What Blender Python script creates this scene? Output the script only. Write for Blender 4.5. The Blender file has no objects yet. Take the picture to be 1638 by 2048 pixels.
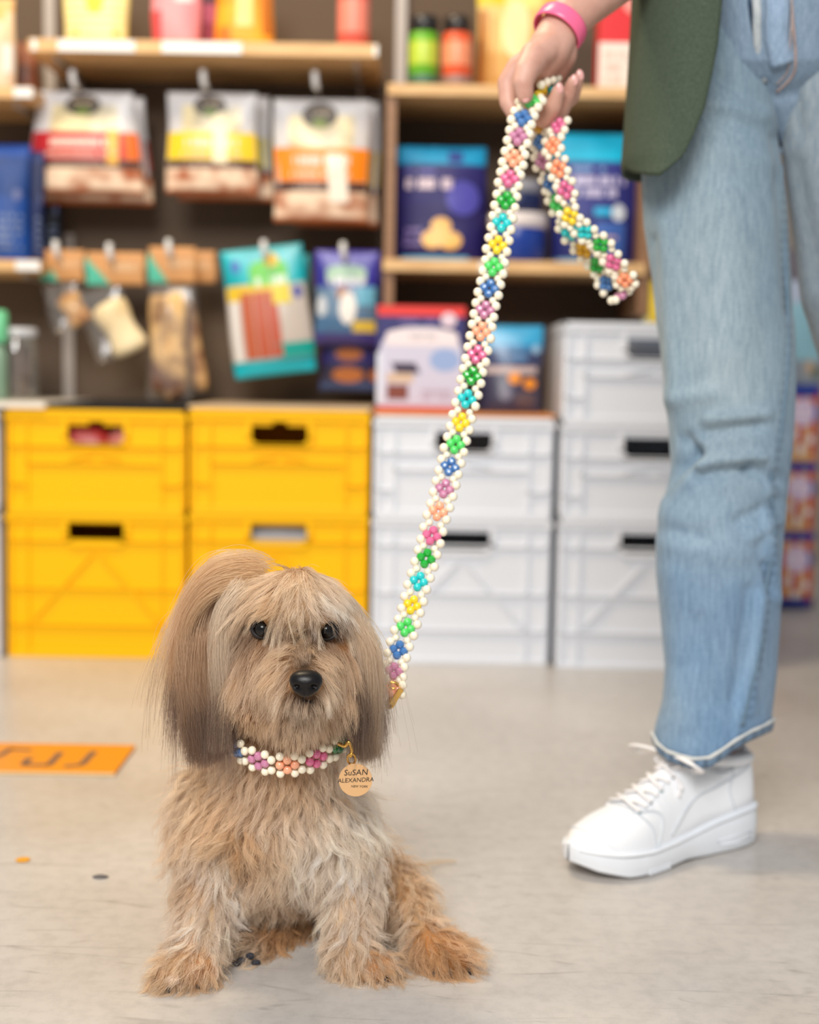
import bpy, bmesh, math, random
import numpy as np
from mathutils import Vector, Matrix, Quaternion

# ------------------------------------------------------------------ camera, light, exposure
SC = bpy.context.scene
COL = SC.collection
W, H = 1638, 2048
LENS, SENSOR = 50.0, 36.0
FPX = LENS / SENSOR * H
CAM_Z = 0.62
PITCH, ROLL = math.radians(5.46), math.radians(1.0)
CM3 = (Matrix.Rotation(math.radians(90) - PITCH, 3, 'X') @ Matrix.Rotation(ROLL, 3, 'Z'))
cam_d = bpy.data.cameras.new('camera')
cam_d.sensor_fit = 'VERTICAL'; cam_d.sensor_height = SENSOR; cam_d.sensor_width = SENSOR * W / H
cam_d.lens = LENS; cam_d.clip_start = 0.05
cam_d.dof.use_dof = True; cam_d.dof.focus_distance = 1.385; cam_d.dof.aperture_fstop = 2.6
cam_o = bpy.data.objects.new('camera', cam_d); COL.objects.link(cam_o)
cam_o.matrix_world = Matrix.Translation((0, 0, CAM_Z)) @ CM3.to_4x4()
SC.camera = cam_o

wd = bpy.data.worlds.new('world'); SC.world = wd; wd.use_nodes = True
bg = wd.node_tree.nodes['Background']
bg.inputs[0].default_value = (0.96, 0.98, 1.0, 1); bg.inputs[1].default_value = 0.44

def area(name, loc, target, sx, sy, power, col):
    d = bpy.data.lights.new(name, 'AREA'); d.shape = 'RECTANGLE'; d.size = sx; d.size_y = sy
    d.energy = power; d.color = col
    o = bpy.data.objects.new(name, d); COL.objects.link(o); o.location = loc
    o.rotation_euler = (Vector(target) - Vector(loc)).to_track_quat('-Z', 'Y').to_euler()
    return o
area('shop_window_light', (-0.6, -1.7, 2.8), (0.1, 2.2, 0.3), 1.8, 1.4, 158, (1.0, 0.98, 0.95))
area('ceiling_lamp_light', (-0.85, 2.15, 2.7), (-0.8, 2.45, 0.0), 0.9, 0.4, 42, (1.0, 0.80, 0.52))

SC.view_settings.view_transform = 'Standard'; SC.view_settings.look = 'None'
SC.view_settings.exposure = 0.0; SC.view_settings.gamma = 1.0
SC.view_settings.use_curve_mapping = False
SC.cycles.use_denoising = True
SC.cycles.max_bounces = 10; SC.cycles.diffuse_bounces = 4; SC.cycles.transparent_max_bounces = 24
try:
    SC.cycles_curves.shape = 'RIBBONS'
except Exception:
    pass

# ------------------------------------------------------------------ helpers
RNG = np.random.default_rng(7)
random.seed(7)
CMN = np.array(CM3)
CAM = np.array([0, 0, CAM_Z])

def P(px, py, Y):
    """point seen at photo pixel (px, py) at distance Y from the camera plane"""
    px, py, Y = np.broadcast_arrays(np.asarray(px, float), np.asarray(py, float), np.asarray(Y, float))
    d = np.stack([(px - W / 2) / FPX, -(py - H / 2) / FPX, -np.ones_like(px)], -1)
    w = d @ CMN.T
    return CAM + w * (Y / w[..., 1])[..., None]

def PF(px, py, z=0.0):
    d = np.array([(px - W / 2) / FPX, -(py - H / 2) / FPX, -1.0]) @ CMN.T
    return CAM + d * ((z - CAM_Z) / d[2])

def proj(p):
    q = (np.asarray(p) - CAM) @ CMN
    return np.stack([W / 2 - q[..., 0] / q[..., 2] * FPX, H / 2 + q[..., 1] / q[..., 2] * FPX], -1)

def lin(c):
    c = np.asarray(c, float) / 255.0
    return np.where(c <= 0.04045, c / 12.92, ((c + 0.055) / 1.055) ** 2.4)

def vnoise(p, freq, seed=0, octs=3):
    """smooth pseudo noise in about [-1, 1] from summed sines"""
    r = np.random.default_rng(seed); out = 0; amp = 1; tot = 0
    p = np.asarray(p, float)
    for o in range(octs):
        for k in range(4):
            d = r.normal(size=p.shape[-1]); d /= np.linalg.norm(d)
            out = out + amp * np.sin(p @ d * freq * (2 ** o) * (0.7 + 0.6 * r.random()) + r.random() * 6.28)
            tot += amp * 0.5
        amp *= 0.55
    return out / tot

def interp(x, pts):
    pts = np.asarray(pts, float)
    return np.interp(x, pts[:, 0], pts[:, 1])

MATS = {}
def mat(col, rough=0.5, spec=0.5, metal=0.0, trans=0.0, coat=0.0, bump=None, sss=0.0, key=None):
    k = (tuple(col), rough, spec, metal, trans, coat, bump, sss)
    if k in MATS: return MATS[k]
    m = bpy.data.materials.new('paint_%d' % len(MATS)); m.use_nodes = True
    b = m.node_tree.nodes['Principled BSDF']
    c = lin(col)
    b.inputs['Base Color'].default_value = (*c, 1)
    b.inputs['Roughness'].default_value = rough
    b.inputs['Specular IOR Level'].default_value = spec
    b.inputs['Metallic'].default_value = metal
    b.inputs['Transmission Weight'].default_value = trans
    b.inputs['Coat Weight'].default_value = coat
    if sss:
        b.inputs['Subsurface Weight'].default_value = sss
        b.inputs['Subsurface Radius'].default_value = (0.02, 0.008, 0.004)
        b.inputs['Subsurface Scale'].default_value = 0.3
    nt = m.node_tree
    if bump:
        n = nt.nodes.new('ShaderNodeTexNoise'); n.inputs['Scale'].default_value = bump[0]
        n.inputs['Detail'].default_value = 4
        tc = nt.nodes.new('ShaderNodeTexCoord'); nt.links.new(tc.outputs['Object'], n.inputs['Vector'])
        bp = nt.nodes.new('ShaderNodeBump'); bp.inputs['Strength'].default_value = bump[1]
        bp.inputs['Distance'].default_value = bump[2]
        nt.links.new(n.outputs['Fac'], bp.inputs['Height']); nt.links.new(bp.outputs[0], b.inputs['Normal'])
    MATS[k] = m
    return m

def nodes_mat(name):
    m = bpy.data.materials.new(name); m.use_nodes = True
    nt = m.node_tree; return m, nt, nt.nodes['Principled BSDF']

def N(nt, typ, **kw):
    n = nt.nodes.new(typ)
    for k, v in kw.items():
        if k.startswith('i_'):
            n.inputs[k[2:].replace('_', ' ')].default_value = v
        else:
            setattr(n, k, v)
    return n

def ramp(nt, fac, stops):
    r = nt.nodes.new('ShaderNodeValToRGB')
    while len(r.color_ramp.elements) < len(stops): r.color_ramp.elements.new(0.5)
    for e, (p, c) in zip(r.color_ramp.elements, stops):
        e.position = p; e.color = (*c, 1) if len(c) == 3 else c
    nt.links.new(fac, r.inputs[0]); return r.outputs[0]

def attr_mat(name, rough=0.4, spec=0.5, attr='paint', bump=None):
    m, nt, b = nodes_mat(name)
    a = N(nt, 'ShaderNodeAttribute', attribute_name=attr)
    nt.links.new(a.outputs['Color'], b.inputs['Base Color'])
    b.inputs['Roughness'].default_value = rough; b.inputs['Specular IOR Level'].default_value = spec
    if bump:
        n = N(nt, 'ShaderNodeTexNoise'); n.inputs['Scale'].default_value = bump[0]; n.inputs['Detail'].default_value = 5
        tc = N(nt, 'ShaderNodeTexCoord'); nt.links.new(tc.outputs['Object'], n.inputs['Vector'])
        bp = N(nt, 'ShaderNodeBump'); bp.inputs['Strength'].default_value = bump[1]; bp.inputs['Distance'].default_value = bump[2]
        nt.links.new(n.outputs['Fac'], bp.inputs['Height']); nt.links.new(bp.outputs[0], b.inputs['Normal'])
    return m

def film_mat(name, tint=(1, 1, 1), gloss=0.18, rough=0.12):
    m = bpy.data.materials.new(name); m.use_nodes = True; nt = m.node_tree
    nt.nodes.remove(nt.nodes['Principled BSDF'])
    t = N(nt, 'ShaderNodeBsdfTransparent'); t.inputs[0].default_value = (*tint, 1)
    g = N(nt, 'ShaderNodeBsdfGlossy'); g.inputs['Roughness'].default_value = rough
    d = N(nt, 'ShaderNodeBsdfDiffuse'); d.inputs[0].default_value = (0.85, 0.85, 0.85, 1)
    mx0 = N(nt, 'ShaderNodeMixShader'); mx0.inputs[0].default_value = 0.5
    nt.links.new(g.outputs[0], mx0.inputs[1]); nt.links.new(d.outputs[0], mx0.inputs[2])
    mx = N(nt, 'ShaderNodeMixShader'); mx.inputs[0].default_value = gloss
    nt.links.new(t.outputs[0], mx.inputs[1]); nt.links.new(mx0.outputs[0], mx.inputs[2])
    nt.links.new(mx.outputs[0], nt.nodes['Material Output'].inputs[0])
    return m

def thing(name, label, cat, loc, group=None):
    o = bpy.data.objects.new(name, None); COL.objects.link(o)
    o.empty_display_size = 0.02
    o.location = Vector([float(v) for v in loc]); o['label'] = label; o['category'] = cat
    if group: o['group'] = group
    return o

def tag(o, label, cat, group=None):
    o['label'] = label; o['category'] = cat
    if group: o['group'] = group
    return o

def wm(o):
    """world matrix of an object built by this script (no depsgraph update needed)"""
    m = o.matrix_basis.copy()
    if o.parent: m = wm(o.parent) @ o.matrix_parent_inverse @ m
    return m

def link(o, parent=None):
    COL.objects.link(o)
    if parent is not None:
        o.parent = parent; o.matrix_parent_inverse = wm(parent).inverted()
    return o

def mesh(name, verts, faces, m, parent=None, cols=None, smooth=True, mats=None, midx=None):
    me = bpy.data.meshes.new(name)
    v = np.asarray(verts, float).reshape(-1, 3)
    fl = [tuple(int(i) for i in f) for f in faces]
    me.from_pydata(v.tolist(), [], fl)
    for mm in (mats or [m]): me.materials.append(mm)
    if midx is not None: me.polygons.foreach_set('material_index', np.asarray(midx, np.int32))
    if smooth: me.polygons.foreach_set('use_smooth', np.ones(len(fl), bool))
    if cols is not None:
        a = me.color_attributes.new('paint', 'FLOAT_COLOR', 'POINT')
        c = np.ones((len(v), 4)); c[:, :3] = cols
        a.data.foreach_set('color', c.ravel())
    me.update()
    return link(bpy.data.objects.new(name, me), parent)

def kind(o, k): o['kind'] = k; return o

class MB:
    """collects simple solids into one mesh"""
    def __init__(s): s.v = []; s.f = []; s.n = 0
    def add(s, v, f):
        v = np.asarray(v, float); s.v.append(v); s.f += [tuple(i + s.n for i in q) for q in f]; s.n += len(v); return s
    def box(s, x0, x1, y0, y1, z0, z1):
        v = [(x, y, z) for x in (x0, x1) for y in (y0, y1) for z in (z0, z1)]
        return s.add(v, [(0, 1, 3, 2), (4, 6, 7, 5), (0, 4, 5, 1), (2, 3, 7, 6), (0, 2, 6, 4), (1, 5, 7, 3)])
    def bar(s, a, b, w, d, up=(0, 1, 0)):
        """box beam from a to b; w across, d along up"""
        a = np.asarray(a, float); b = np.asarray(b, float); t = b - a; t = t / np.linalg.norm(t)
        u = np.asarray(up, float); u = u - t * (u @ t); u /= np.linalg.norm(u); l = np.cross(t, u)
        v = [q + l * sx * w / 2 + u * sy * d / 2 for q in (a, b) for sx in (-1, 1) for sy in (-1, 1)]
        return s.add(v, [(0, 1, 3, 2), (4, 6, 7, 5), (0, 4, 5, 1), (2, 3, 7, 6), (0, 2, 6, 4), (1, 5, 7, 3)])
    def tube(s, pts, rad, n=10, closed=False, flat=1.0, up=None):
        pts = np.asarray(pts, float); k = len(pts); rad = np.broadcast_to(np.asarray(rad, float), (k,))
        t = np.gradient(pts, axis=0)
        if closed: t = np.roll(pts, -1, 0) - np.roll(pts, 1, 0)
        t /= np.linalg.norm(t, axis=1)[:, None] + 1e-12
        ref = np.array(up if up is not None else (0.31, 0.2, 0.93), float)
        u = ref - t * (t @ ref)[:, None]; u /= np.linalg.norm(u, axis=1)[:, None] + 1e-9
        w = np.cross(t, u)
        a = np.linspace(0, 2 * np.pi, n, endpoint=False)
        ring = pts[:, None] + rad[:, None, None] * (np.cos(a)[None, :, None] * w[:, None] + flat * np.sin(a)[None, :, None] * u[:, None])
        f = []
        for i in range(k if closed else k - 1):
            j = (i + 1) % k
            for q in range(n):
                r = (q + 1) % n
                f.append((i * n + q, i * n + r, j * n + r, j * n + q))
        if not closed:
            f.append(tuple(range(n - 1, -1, -1))); f.append(tuple((k - 1) * n + q for q in range(n)))
        return s.add(ring.reshape(-1, 3), f)
    def lathe(s, prof, c, n=24):
        """profile (r, z) about the vertical axis through c"""
        prof = np.asarray(prof, float); a = np.linspace(0, 2 * np.pi, n, endpoint=False); k = len(prof)
        v = np.stack([prof[:, None, 0] * np.cos(a), prof[:, None, 0] * np.sin(a), np.repeat(prof[:, 1:2], n, 1)], -1) + np.asarray(c)
        f = [(i * n + q, i * n + (q + 1) % n, (i + 1) * n + (q + 1) % n, (i + 1) * n + q) for i in range(k - 1) for q in range(n)]
        f.append(tuple(range(n - 1, -1, -1))); f.append(tuple((k - 1) * n + q for q in range(n)))
        return s.add(v.reshape(-1, 3), f)
    def ball(s, c, r, n=14, k=9, sc=(1, 1, 1)):
        a = np.linspace(0, 2 * np.pi, n, endpoint=False); b = np.linspace(-np.pi / 2, np.pi / 2, k)[1:-1]
        v = [[0, 0, -1]] + [[math.cos(t) * math.cos(p), math.cos(t) * math.sin(p), math.sin(t)] for t in b for p in a] + [[0, 0, 1]]
        f = [(0, 1 + (q + 1) % n, 1 + q) for q in range(n)]
        for i in range(len(b) - 1):
            f += [(1 + i * n + q, 1 + i * n + (q + 1) % n, 1 + (i + 1) * n + (q + 1) % n, 1 + (i + 1) * n + q) for q in range(n)]
        L = 1 + (len(b) - 1) * n
        f += [(L + q, L + (q + 1) % n, len(v) - 1) for q in range(n)]
        return s.add(np.array(v) * r * np.asarray(sc) + np.asarray(c), f)
    def xf(s, M):
        s.v = [v @ np.array(M.to_3x3()).T + np.array(M.translation) for v in s.v]; return s
    def build(s, name, m, parent=None, smooth=False, bevel=0.0):
        o = mesh(name, np.concatenate(s.v), s.f, m, parent, smooth=smooth)
        if bevel:
            bm = bmesh.new(); bm.from_mesh(o.data)
            bmesh.ops.bevel(bm, geom=[e for e in bm.edges if len(e.link_faces) == 2 and e.calc_face_angle(0) > 0.6], offset=bevel, segments=2, affect='EDGES', profile=0.6)
            bm.to_mesh(o.data); bm.free()
            o.data.polygons.foreach_set('use_smooth', np.zeros(len(o.data.polygons), bool))
        return o

def smooth_path(pts, n):
    """Catmull-Rom through the points"""
    p = np.asarray(pts, float); q = np.vstack([2 * p[0] - p[1], p, 2 * p[-1] - p[-2]])
    out = []
    for t in np.linspace(0, len(p) - 1, n):
        i = min(int(t), len(p) - 2); f = t - i
        a, b, c, d = q[i], q[i + 1], q[i + 2], q[i + 3]
        out.append(0.5 * ((2 * b) + (-a + c) * f + (2 * a - 5 * b + 4 * c - d) * f * f + (-a + 3 * b - 3 * c + d) * f ** 3))
    return np.array(out)

# icosphere for blob skinning
_bm = bmesh.new(); bmesh.ops.create_icosphere(_bm, subdivisions=3, radius=1.0)
ICO_V = np.array([v.co[:] for v in _bm.verts]); ICO_F = [tuple(v.index for v in f.verts) for f in _bm.faces]; _bm.free()

def blob_spheres(chains):
    """chains of (px, py, Y, radius_px): spheres dense along each chain -> list of (centre, radius)"""
    out = []
    for ch in chains:
        pts = [(P(a, b, Y), r * Y / FPX) for a, b, Y, r in ch]
        if len(pts) == 1: out.append(pts[0]); continue
        for (p, r), (q, s) in zip(pts[:-1], pts[1:]):
            n = max(2, int(np.linalg.norm(q - p) / (0.22 * min(r, s))) + 1)
            for t in np.linspace(0, 1, n): out.append((p * (1 - t) + q * t, r * (1 - t) + s * t))
    return out

def remesh(name, v, f, voxel, smooth_it, m, parent, factor=0.5):
    me = bpy.data.meshes.new('raw'); me.from_pydata(np.asarray(v).tolist(), [], f)
    o = bpy.data.objects.new('raw', me); COL.objects.link(o)
    r = o.modifiers.new('r', 'REMESH'); r.mode = 'VOXEL'; r.voxel_size = voxel
    s = o.modifiers.new('s', 'SMOOTH'); s.iterations = smooth_it; s.factor = factor
    dg = bpy.context.evaluated_depsgraph_get()
    me2 = bpy.data.meshes.new_from_object(o.evaluated_get(dg)); me2.name = name
    bpy.data.objects.remove(o); bpy.data.meshes.remove(me)
    me2.materials.clear(); me2.materials.append(m)
    me2.polygons.foreach_set('use_smooth', np.ones(len(me2.polygons), bool))
    return link(bpy.data.objects.new(name, me2), parent)

def from_spheres(name, sph, voxel, it, m, parent):
    v = np.concatenate([ICO_V * r + c for c, r in sph]); n = len(ICO_V)
    f = [tuple(i + k * n for i in q) for k in range(len(sph)) for q in ICO_F]
    return remesh(name, v, f, voxel, it, m, parent)
# ------------------------------------------------------------------ the room
def floor_material():
    m, nt, b = nodes_mat('polished_concrete')
    g = N(nt, 'ShaderNodeNewGeometry'); pos = g.outputs['Position']
    n1 = N(nt, 'ShaderNodeTexNoise'); n1.inputs['Scale'].default_value = 2.2; n1.inputs['Detail'].default_value = 6
    n2 = N(nt, 'ShaderNodeTexNoise'); n2.inputs['Scale'].default_value = 45; n2.inputs['Detail'].default_value = 6; n2.inputs['Roughness'].default_value = 0.7
    for n in (n1, n2): nt.links.new(pos, n.inputs['Vector'])
    c1 = ramp(nt, n1.outputs['Fac'], [(0.3, lin((186, 179, 172))), (0.5, lin((197, 191, 185))), (0.72, lin((209, 204, 199)))])
    c2 = ramp(nt, n2.outputs['Fac'], [(0.3, (0.8, 0.8, 0.8)), (0.55, (1, 1, 1)), (0.8, (1.05, 1.05, 1.05))])
    mx = N(nt, 'ShaderNodeMix', data_type='RGBA', blend_type='MULTIPLY'); mx.inputs[0].default_value = 0.8
    nt.links.new(c1, mx.inputs[6]); nt.links.new(c2, mx.inputs[7])
    col = mx.outputs[2]
    for k, (rot, sc, thr, seed) in enumerate([(0.5, (1.0, 7, 1), 0.010, 0), (-0.35, (1.3, 9, 1), 0.010, 5), (1.2, (2.0, 10, 1), 0.009, 11), (2.2, (0.8, 5, 1), 0.007, 19)]):
        mp = N(nt, 'ShaderNodeMapping'); mp.inputs['Rotation'].default_value = (0, 0, rot); mp.inputs['Scale'].default_value = sc; mp.inputs['Location'].default_value = (seed, seed * 1.7, 0)
        nt.links.new(pos, mp.inputs['Vector'])
        s = N(nt, 'ShaderNodeTexNoise'); s.inputs['Scale'].default_value = 1.6; s.inputs['Detail'].default_value = 0.4
        nt.links.new(mp.outputs[0], s.inputs['Vector'])
        a = N(nt, 'ShaderNodeMath', operation='SUBTRACT'); a.inputs[1].default_value = 0.5; nt.links.new(s.outputs['Fac'], a.inputs[0])
        ab = N(nt, 'ShaderNodeMath', operation='ABSOLUTE'); nt.links.new(a.outputs[0], ab.inputs[0])
        lt = N(nt, 'ShaderNodeMapRange'); lt.inputs['From Min'].default_value = 0; lt.inputs['From Max'].default_value = thr; lt.inputs['To Min'].default_value = 1; lt.inputs['To Max'].default_value = 0
        nt.links.new(ab.outputs[0], lt.inputs['Value'])
        mk = N(nt, 'ShaderNodeTexNoise'); mk.inputs['Scale'].default_value = 5.0 + k; nt.links.new(mp.outputs[0], mk.inputs['Vector'])
        mr = N(nt, 'ShaderNodeMapRange'); mr.inputs['From Min'].default_value = 0.52; mr.inputs['From Max'].default_value = 0.66; nt.links.new(mk.outputs['Fac'], mr.inputs['Value'])
        mu = N(nt, 'ShaderNodeMath', operation='MULTIPLY'); nt.links.new(lt.outputs[0], mu.inputs[0]); nt.links.new(mr.outputs[0], mu.inputs[1])
        m2 = N(nt, 'ShaderNodeMath', operation='MULTIPLY'); m2.inputs[1].default_value = 0.32; nt.links.new(mu.outputs[0], m2.inputs[0])
        mm = N(nt, 'ShaderNodeMix', data_type='RGBA'); mm.inputs[7].default_value = (*lin((100, 92, 84)), 1)
        nt.links.new(m2.outputs[0], mm.inputs[0]); nt.links.new(col, mm.inputs[6]); col = mm.outputs[2]
    # small dark specks
    v = N(nt, 'ShaderNodeTexVoronoi'); v.inputs['Scale'].default_value = 9; nt.links.new(pos, v.inputs['Vector'])
    sr = N(nt, 'ShaderNodeMapRange'); sr.inputs['From Min'].default_value = 0.012; sr.inputs['From Max'].default_value = 0.03; sr.inputs['To Min'].default_value = 0.55; sr.inputs['To Max'].default_value = 0
    nt.links.new(v.outputs['Distance'], sr.inputs['Value'])
    mm = N(nt, 'ShaderNodeMix', data_type='RGBA'); mm.inputs[7].default_value = (*lin((95, 88, 82)), 1)
    nt.links.new(sr.outputs[0], mm.inputs[0]); nt.links.new(col, mm.inputs[6]); col = mm.outputs[2]
    nt.links.new(col, b.inputs['Base Color'])
    b.inputs['Specular IOR Level'].default_value = 0.55
    rr = N(nt, 'ShaderNodeMapRange'); rr.inputs['To Min'].default_value = 0.24; rr.inputs['To Max'].default_value = 0.42
    nt.links.new(n1.outputs['Fac'], rr.inputs['Value']); nt.links.new(rr.outputs[0], b.inputs['Roughness'])
    bp = N(nt, 'ShaderNodeBump'); bp.inputs['Strength'].default_value = 0.08; bp.inputs['Distance'].default_value = 0.002
    nt.links.new(n2.outputs['Fac'], bp.inputs['Height']); nt.links.new(bp.outputs[0], b.inputs['Normal'])
    return m
fl = MB().box(-4, 4, -1.5, 5.0, -0.05, 0.0).build('floor', floor_material()); kind(fl, 'structure')
WALL_M = mat((102, 86, 72), 0.75, 0.2, bump=(40, 0.1, 0.002))
YB = 3.50
bw = MB().box(-2.2, 0.84, YB, YB + 0.03, 0.0, 2.6).build('wall_back', WALL_M); kind(bw, 'structure')
fw = MB().box(-4, 4, 4.9, 5.0, 0.0, 2.6).build('wall_far', mat((170, 160, 150), 0.8, 0.2)); kind(fw, 'structure')

WOOD = None
def wood_material(name, c0, c1, scale=18):
    m, nt, b = nodes_mat(name)
    tc = N(nt, 'ShaderNodeTexCoord'); mp = N(nt, 'ShaderNodeMapping'); mp.inputs['Scale'].default_value = (1, 6, 12)
    nt.links.new(tc.outputs['Object'], mp.inputs['Vector'])
    n = N(nt, 'ShaderNodeTexNoise'); n.inputs['Scale'].default_value = scale; n.inputs['Detail'].default_value = 5; nt.links.new(mp.outputs[0], n.inputs['Vector'])
    nt.links.new(ramp(nt, n.outputs['Fac'], [(0.3, lin(c0)), (0.7, lin(c1))]), b.inputs['Base Color'])
    b.inputs['Roughness'].default_value = 0.5; return m
PLY = wood_material('pale_plywood', (206, 160, 104), (232, 192, 138))
METAL = mat((178, 168, 160), 0.4, 0.5)
WHITE = mat((236, 236, 236), 0.4, 0.5)
SHY = 3.19                                     # front edge of the shelves

def shelf(name, label, px0, px1, py, thick_px, tags=(), group=None, y0=SHY, end_tag=None, parent=None):
    a = P(px0, py, y0); b_ = P(px1, py + (px1 - px0) * 0.0175, y0); z = (a[2] + b_[2]) / 2; th = thick_px * y0 / FPX
    if parent is None:
        t = thing(name, label, 'shelf', ((a[0] + b_[0]) / 2, y0 + 0.15, z - th), group)
    else: t = parent
    MB().box(a[0], b_[0], y0, YB - 0.001, z - th, z).build('shelf_board' if parent is None else name, PLY, t, bevel=0.0015)
    for q0, q1 in tags:
        u, v = P(q0, py, y0)[0], P(q1, py, y0)[0]
        MB().box(u, v, y0 - 0.004, y0 - 0.0003, z - th * 0.95, z - th * 0.1).build('price_strip', WHITE, t)
    if parent is None:
        for x in (a[0] + 0.05, b_[0] - 0.05):
            br = MB(); br.box(x - 0.004, x + 0.004, y0 + 0.04, YB - 0.002, z - th - 0.012, z - th); br.box(x - 0.004, x + 0.004, YB - 0.03, YB - 0.002, z - th - 0.06, z - th)
            br.build('bracket', METAL, t)
    return t, z

sh_a, Z_A = shelf('wall_shelf', 'long plywood wall shelf with white price strips above the hanging treat bags', 56, 757, 76, 25, [(64, 74), (116, 270), (324, 484), (748, 756)])
sh_b, Z_B = shelf('wall_shelf', 'short plywood shelf end with slanted white price tag, below the peach sack', -260, 66, 168, 22, [(28, 66)])
sh_c, Z_C = shelf('wall_shelf', 'low plywood shelf end under the blue sacks at the left edge', -260, 82, 514, 22, [(32, 80)])
# shelving bay on the right: two side panels and two boards
xa, xb = P(779, 500, SHY)[0], P(1292, 500, SHY)[0]
bay = thing('shelving_bay', 'open plywood shelving bay with two boards behind the beaded leash', 'shelf', ((xa + xb) / 2, SHY + 0.15, 0.0))
_, Z_D = shelf('shelf_board', '', 775, 1300, 166, 22, parent=bay)
_, Z_E = shelf('shelf_board', '', 766, 1292, 517, 24, parent=bay, tags=[(960, 1010)])
PANELW = wood_material('brown_wood', (128, 92, 62), (160, 118, 84))
MB().box(xa - 0.012, xa + 0.010, SHY + 0.012, YB - 0.002, 0.562, Z_D - 0.027).build('side_panel', PANELW, bay)
MB().box(xb - 0.014, xb + 0.012, SHY + 0.012, YB - 0.002, 0.765, Z_D - 0.027).build('side_panel', PANELW, bay)
for k, (px, z0, z1) in enumerate([(86, 0.95, 2.3), (137, 0.0, 0.95 - 0.002), (795, Z_D + 0.001, 2.3)]):
    x = P(px, 500 if k else 200, 3.49)[0]
    if k == 0: x = P(100, 60, 3.49)[0]
    s = MB(); s.box(x - 0.013, x + 0.013, YB - 0.016, YB - 0.0005, z0, z1)
    for j in range(int((z1 - z0) / 0.05)):
        s.box(x - 0.003, x + 0.003, YB - 0.0168, YB - 0.0155, z0 + 0.02 + j * 0.05, z0 + 0.04 + j * 0.05)
    o = s.build('wall_standard', METAL)
    tag(o, ['grey slotted metal wall standard beside the top left shelf', 'grey slotted metal wall standard between the left shelf and the hanging bags', 'grey slotted metal wall standard above the right shelving bay'][k], 'shelf rail')

# ------------------------------------------------------------------ stacking crates
YELLOW = mat((250, 192, 0), 0.45, 0.25, bump=(60, 0.06, 0.001))
CWHITE = mat((226, 230, 238), 0.42, 0.45, bump=(60, 0.06, 0.001))
CW = 0.388; CD = 0.40; YC = float(PF(190, 1317)[1])

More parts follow.
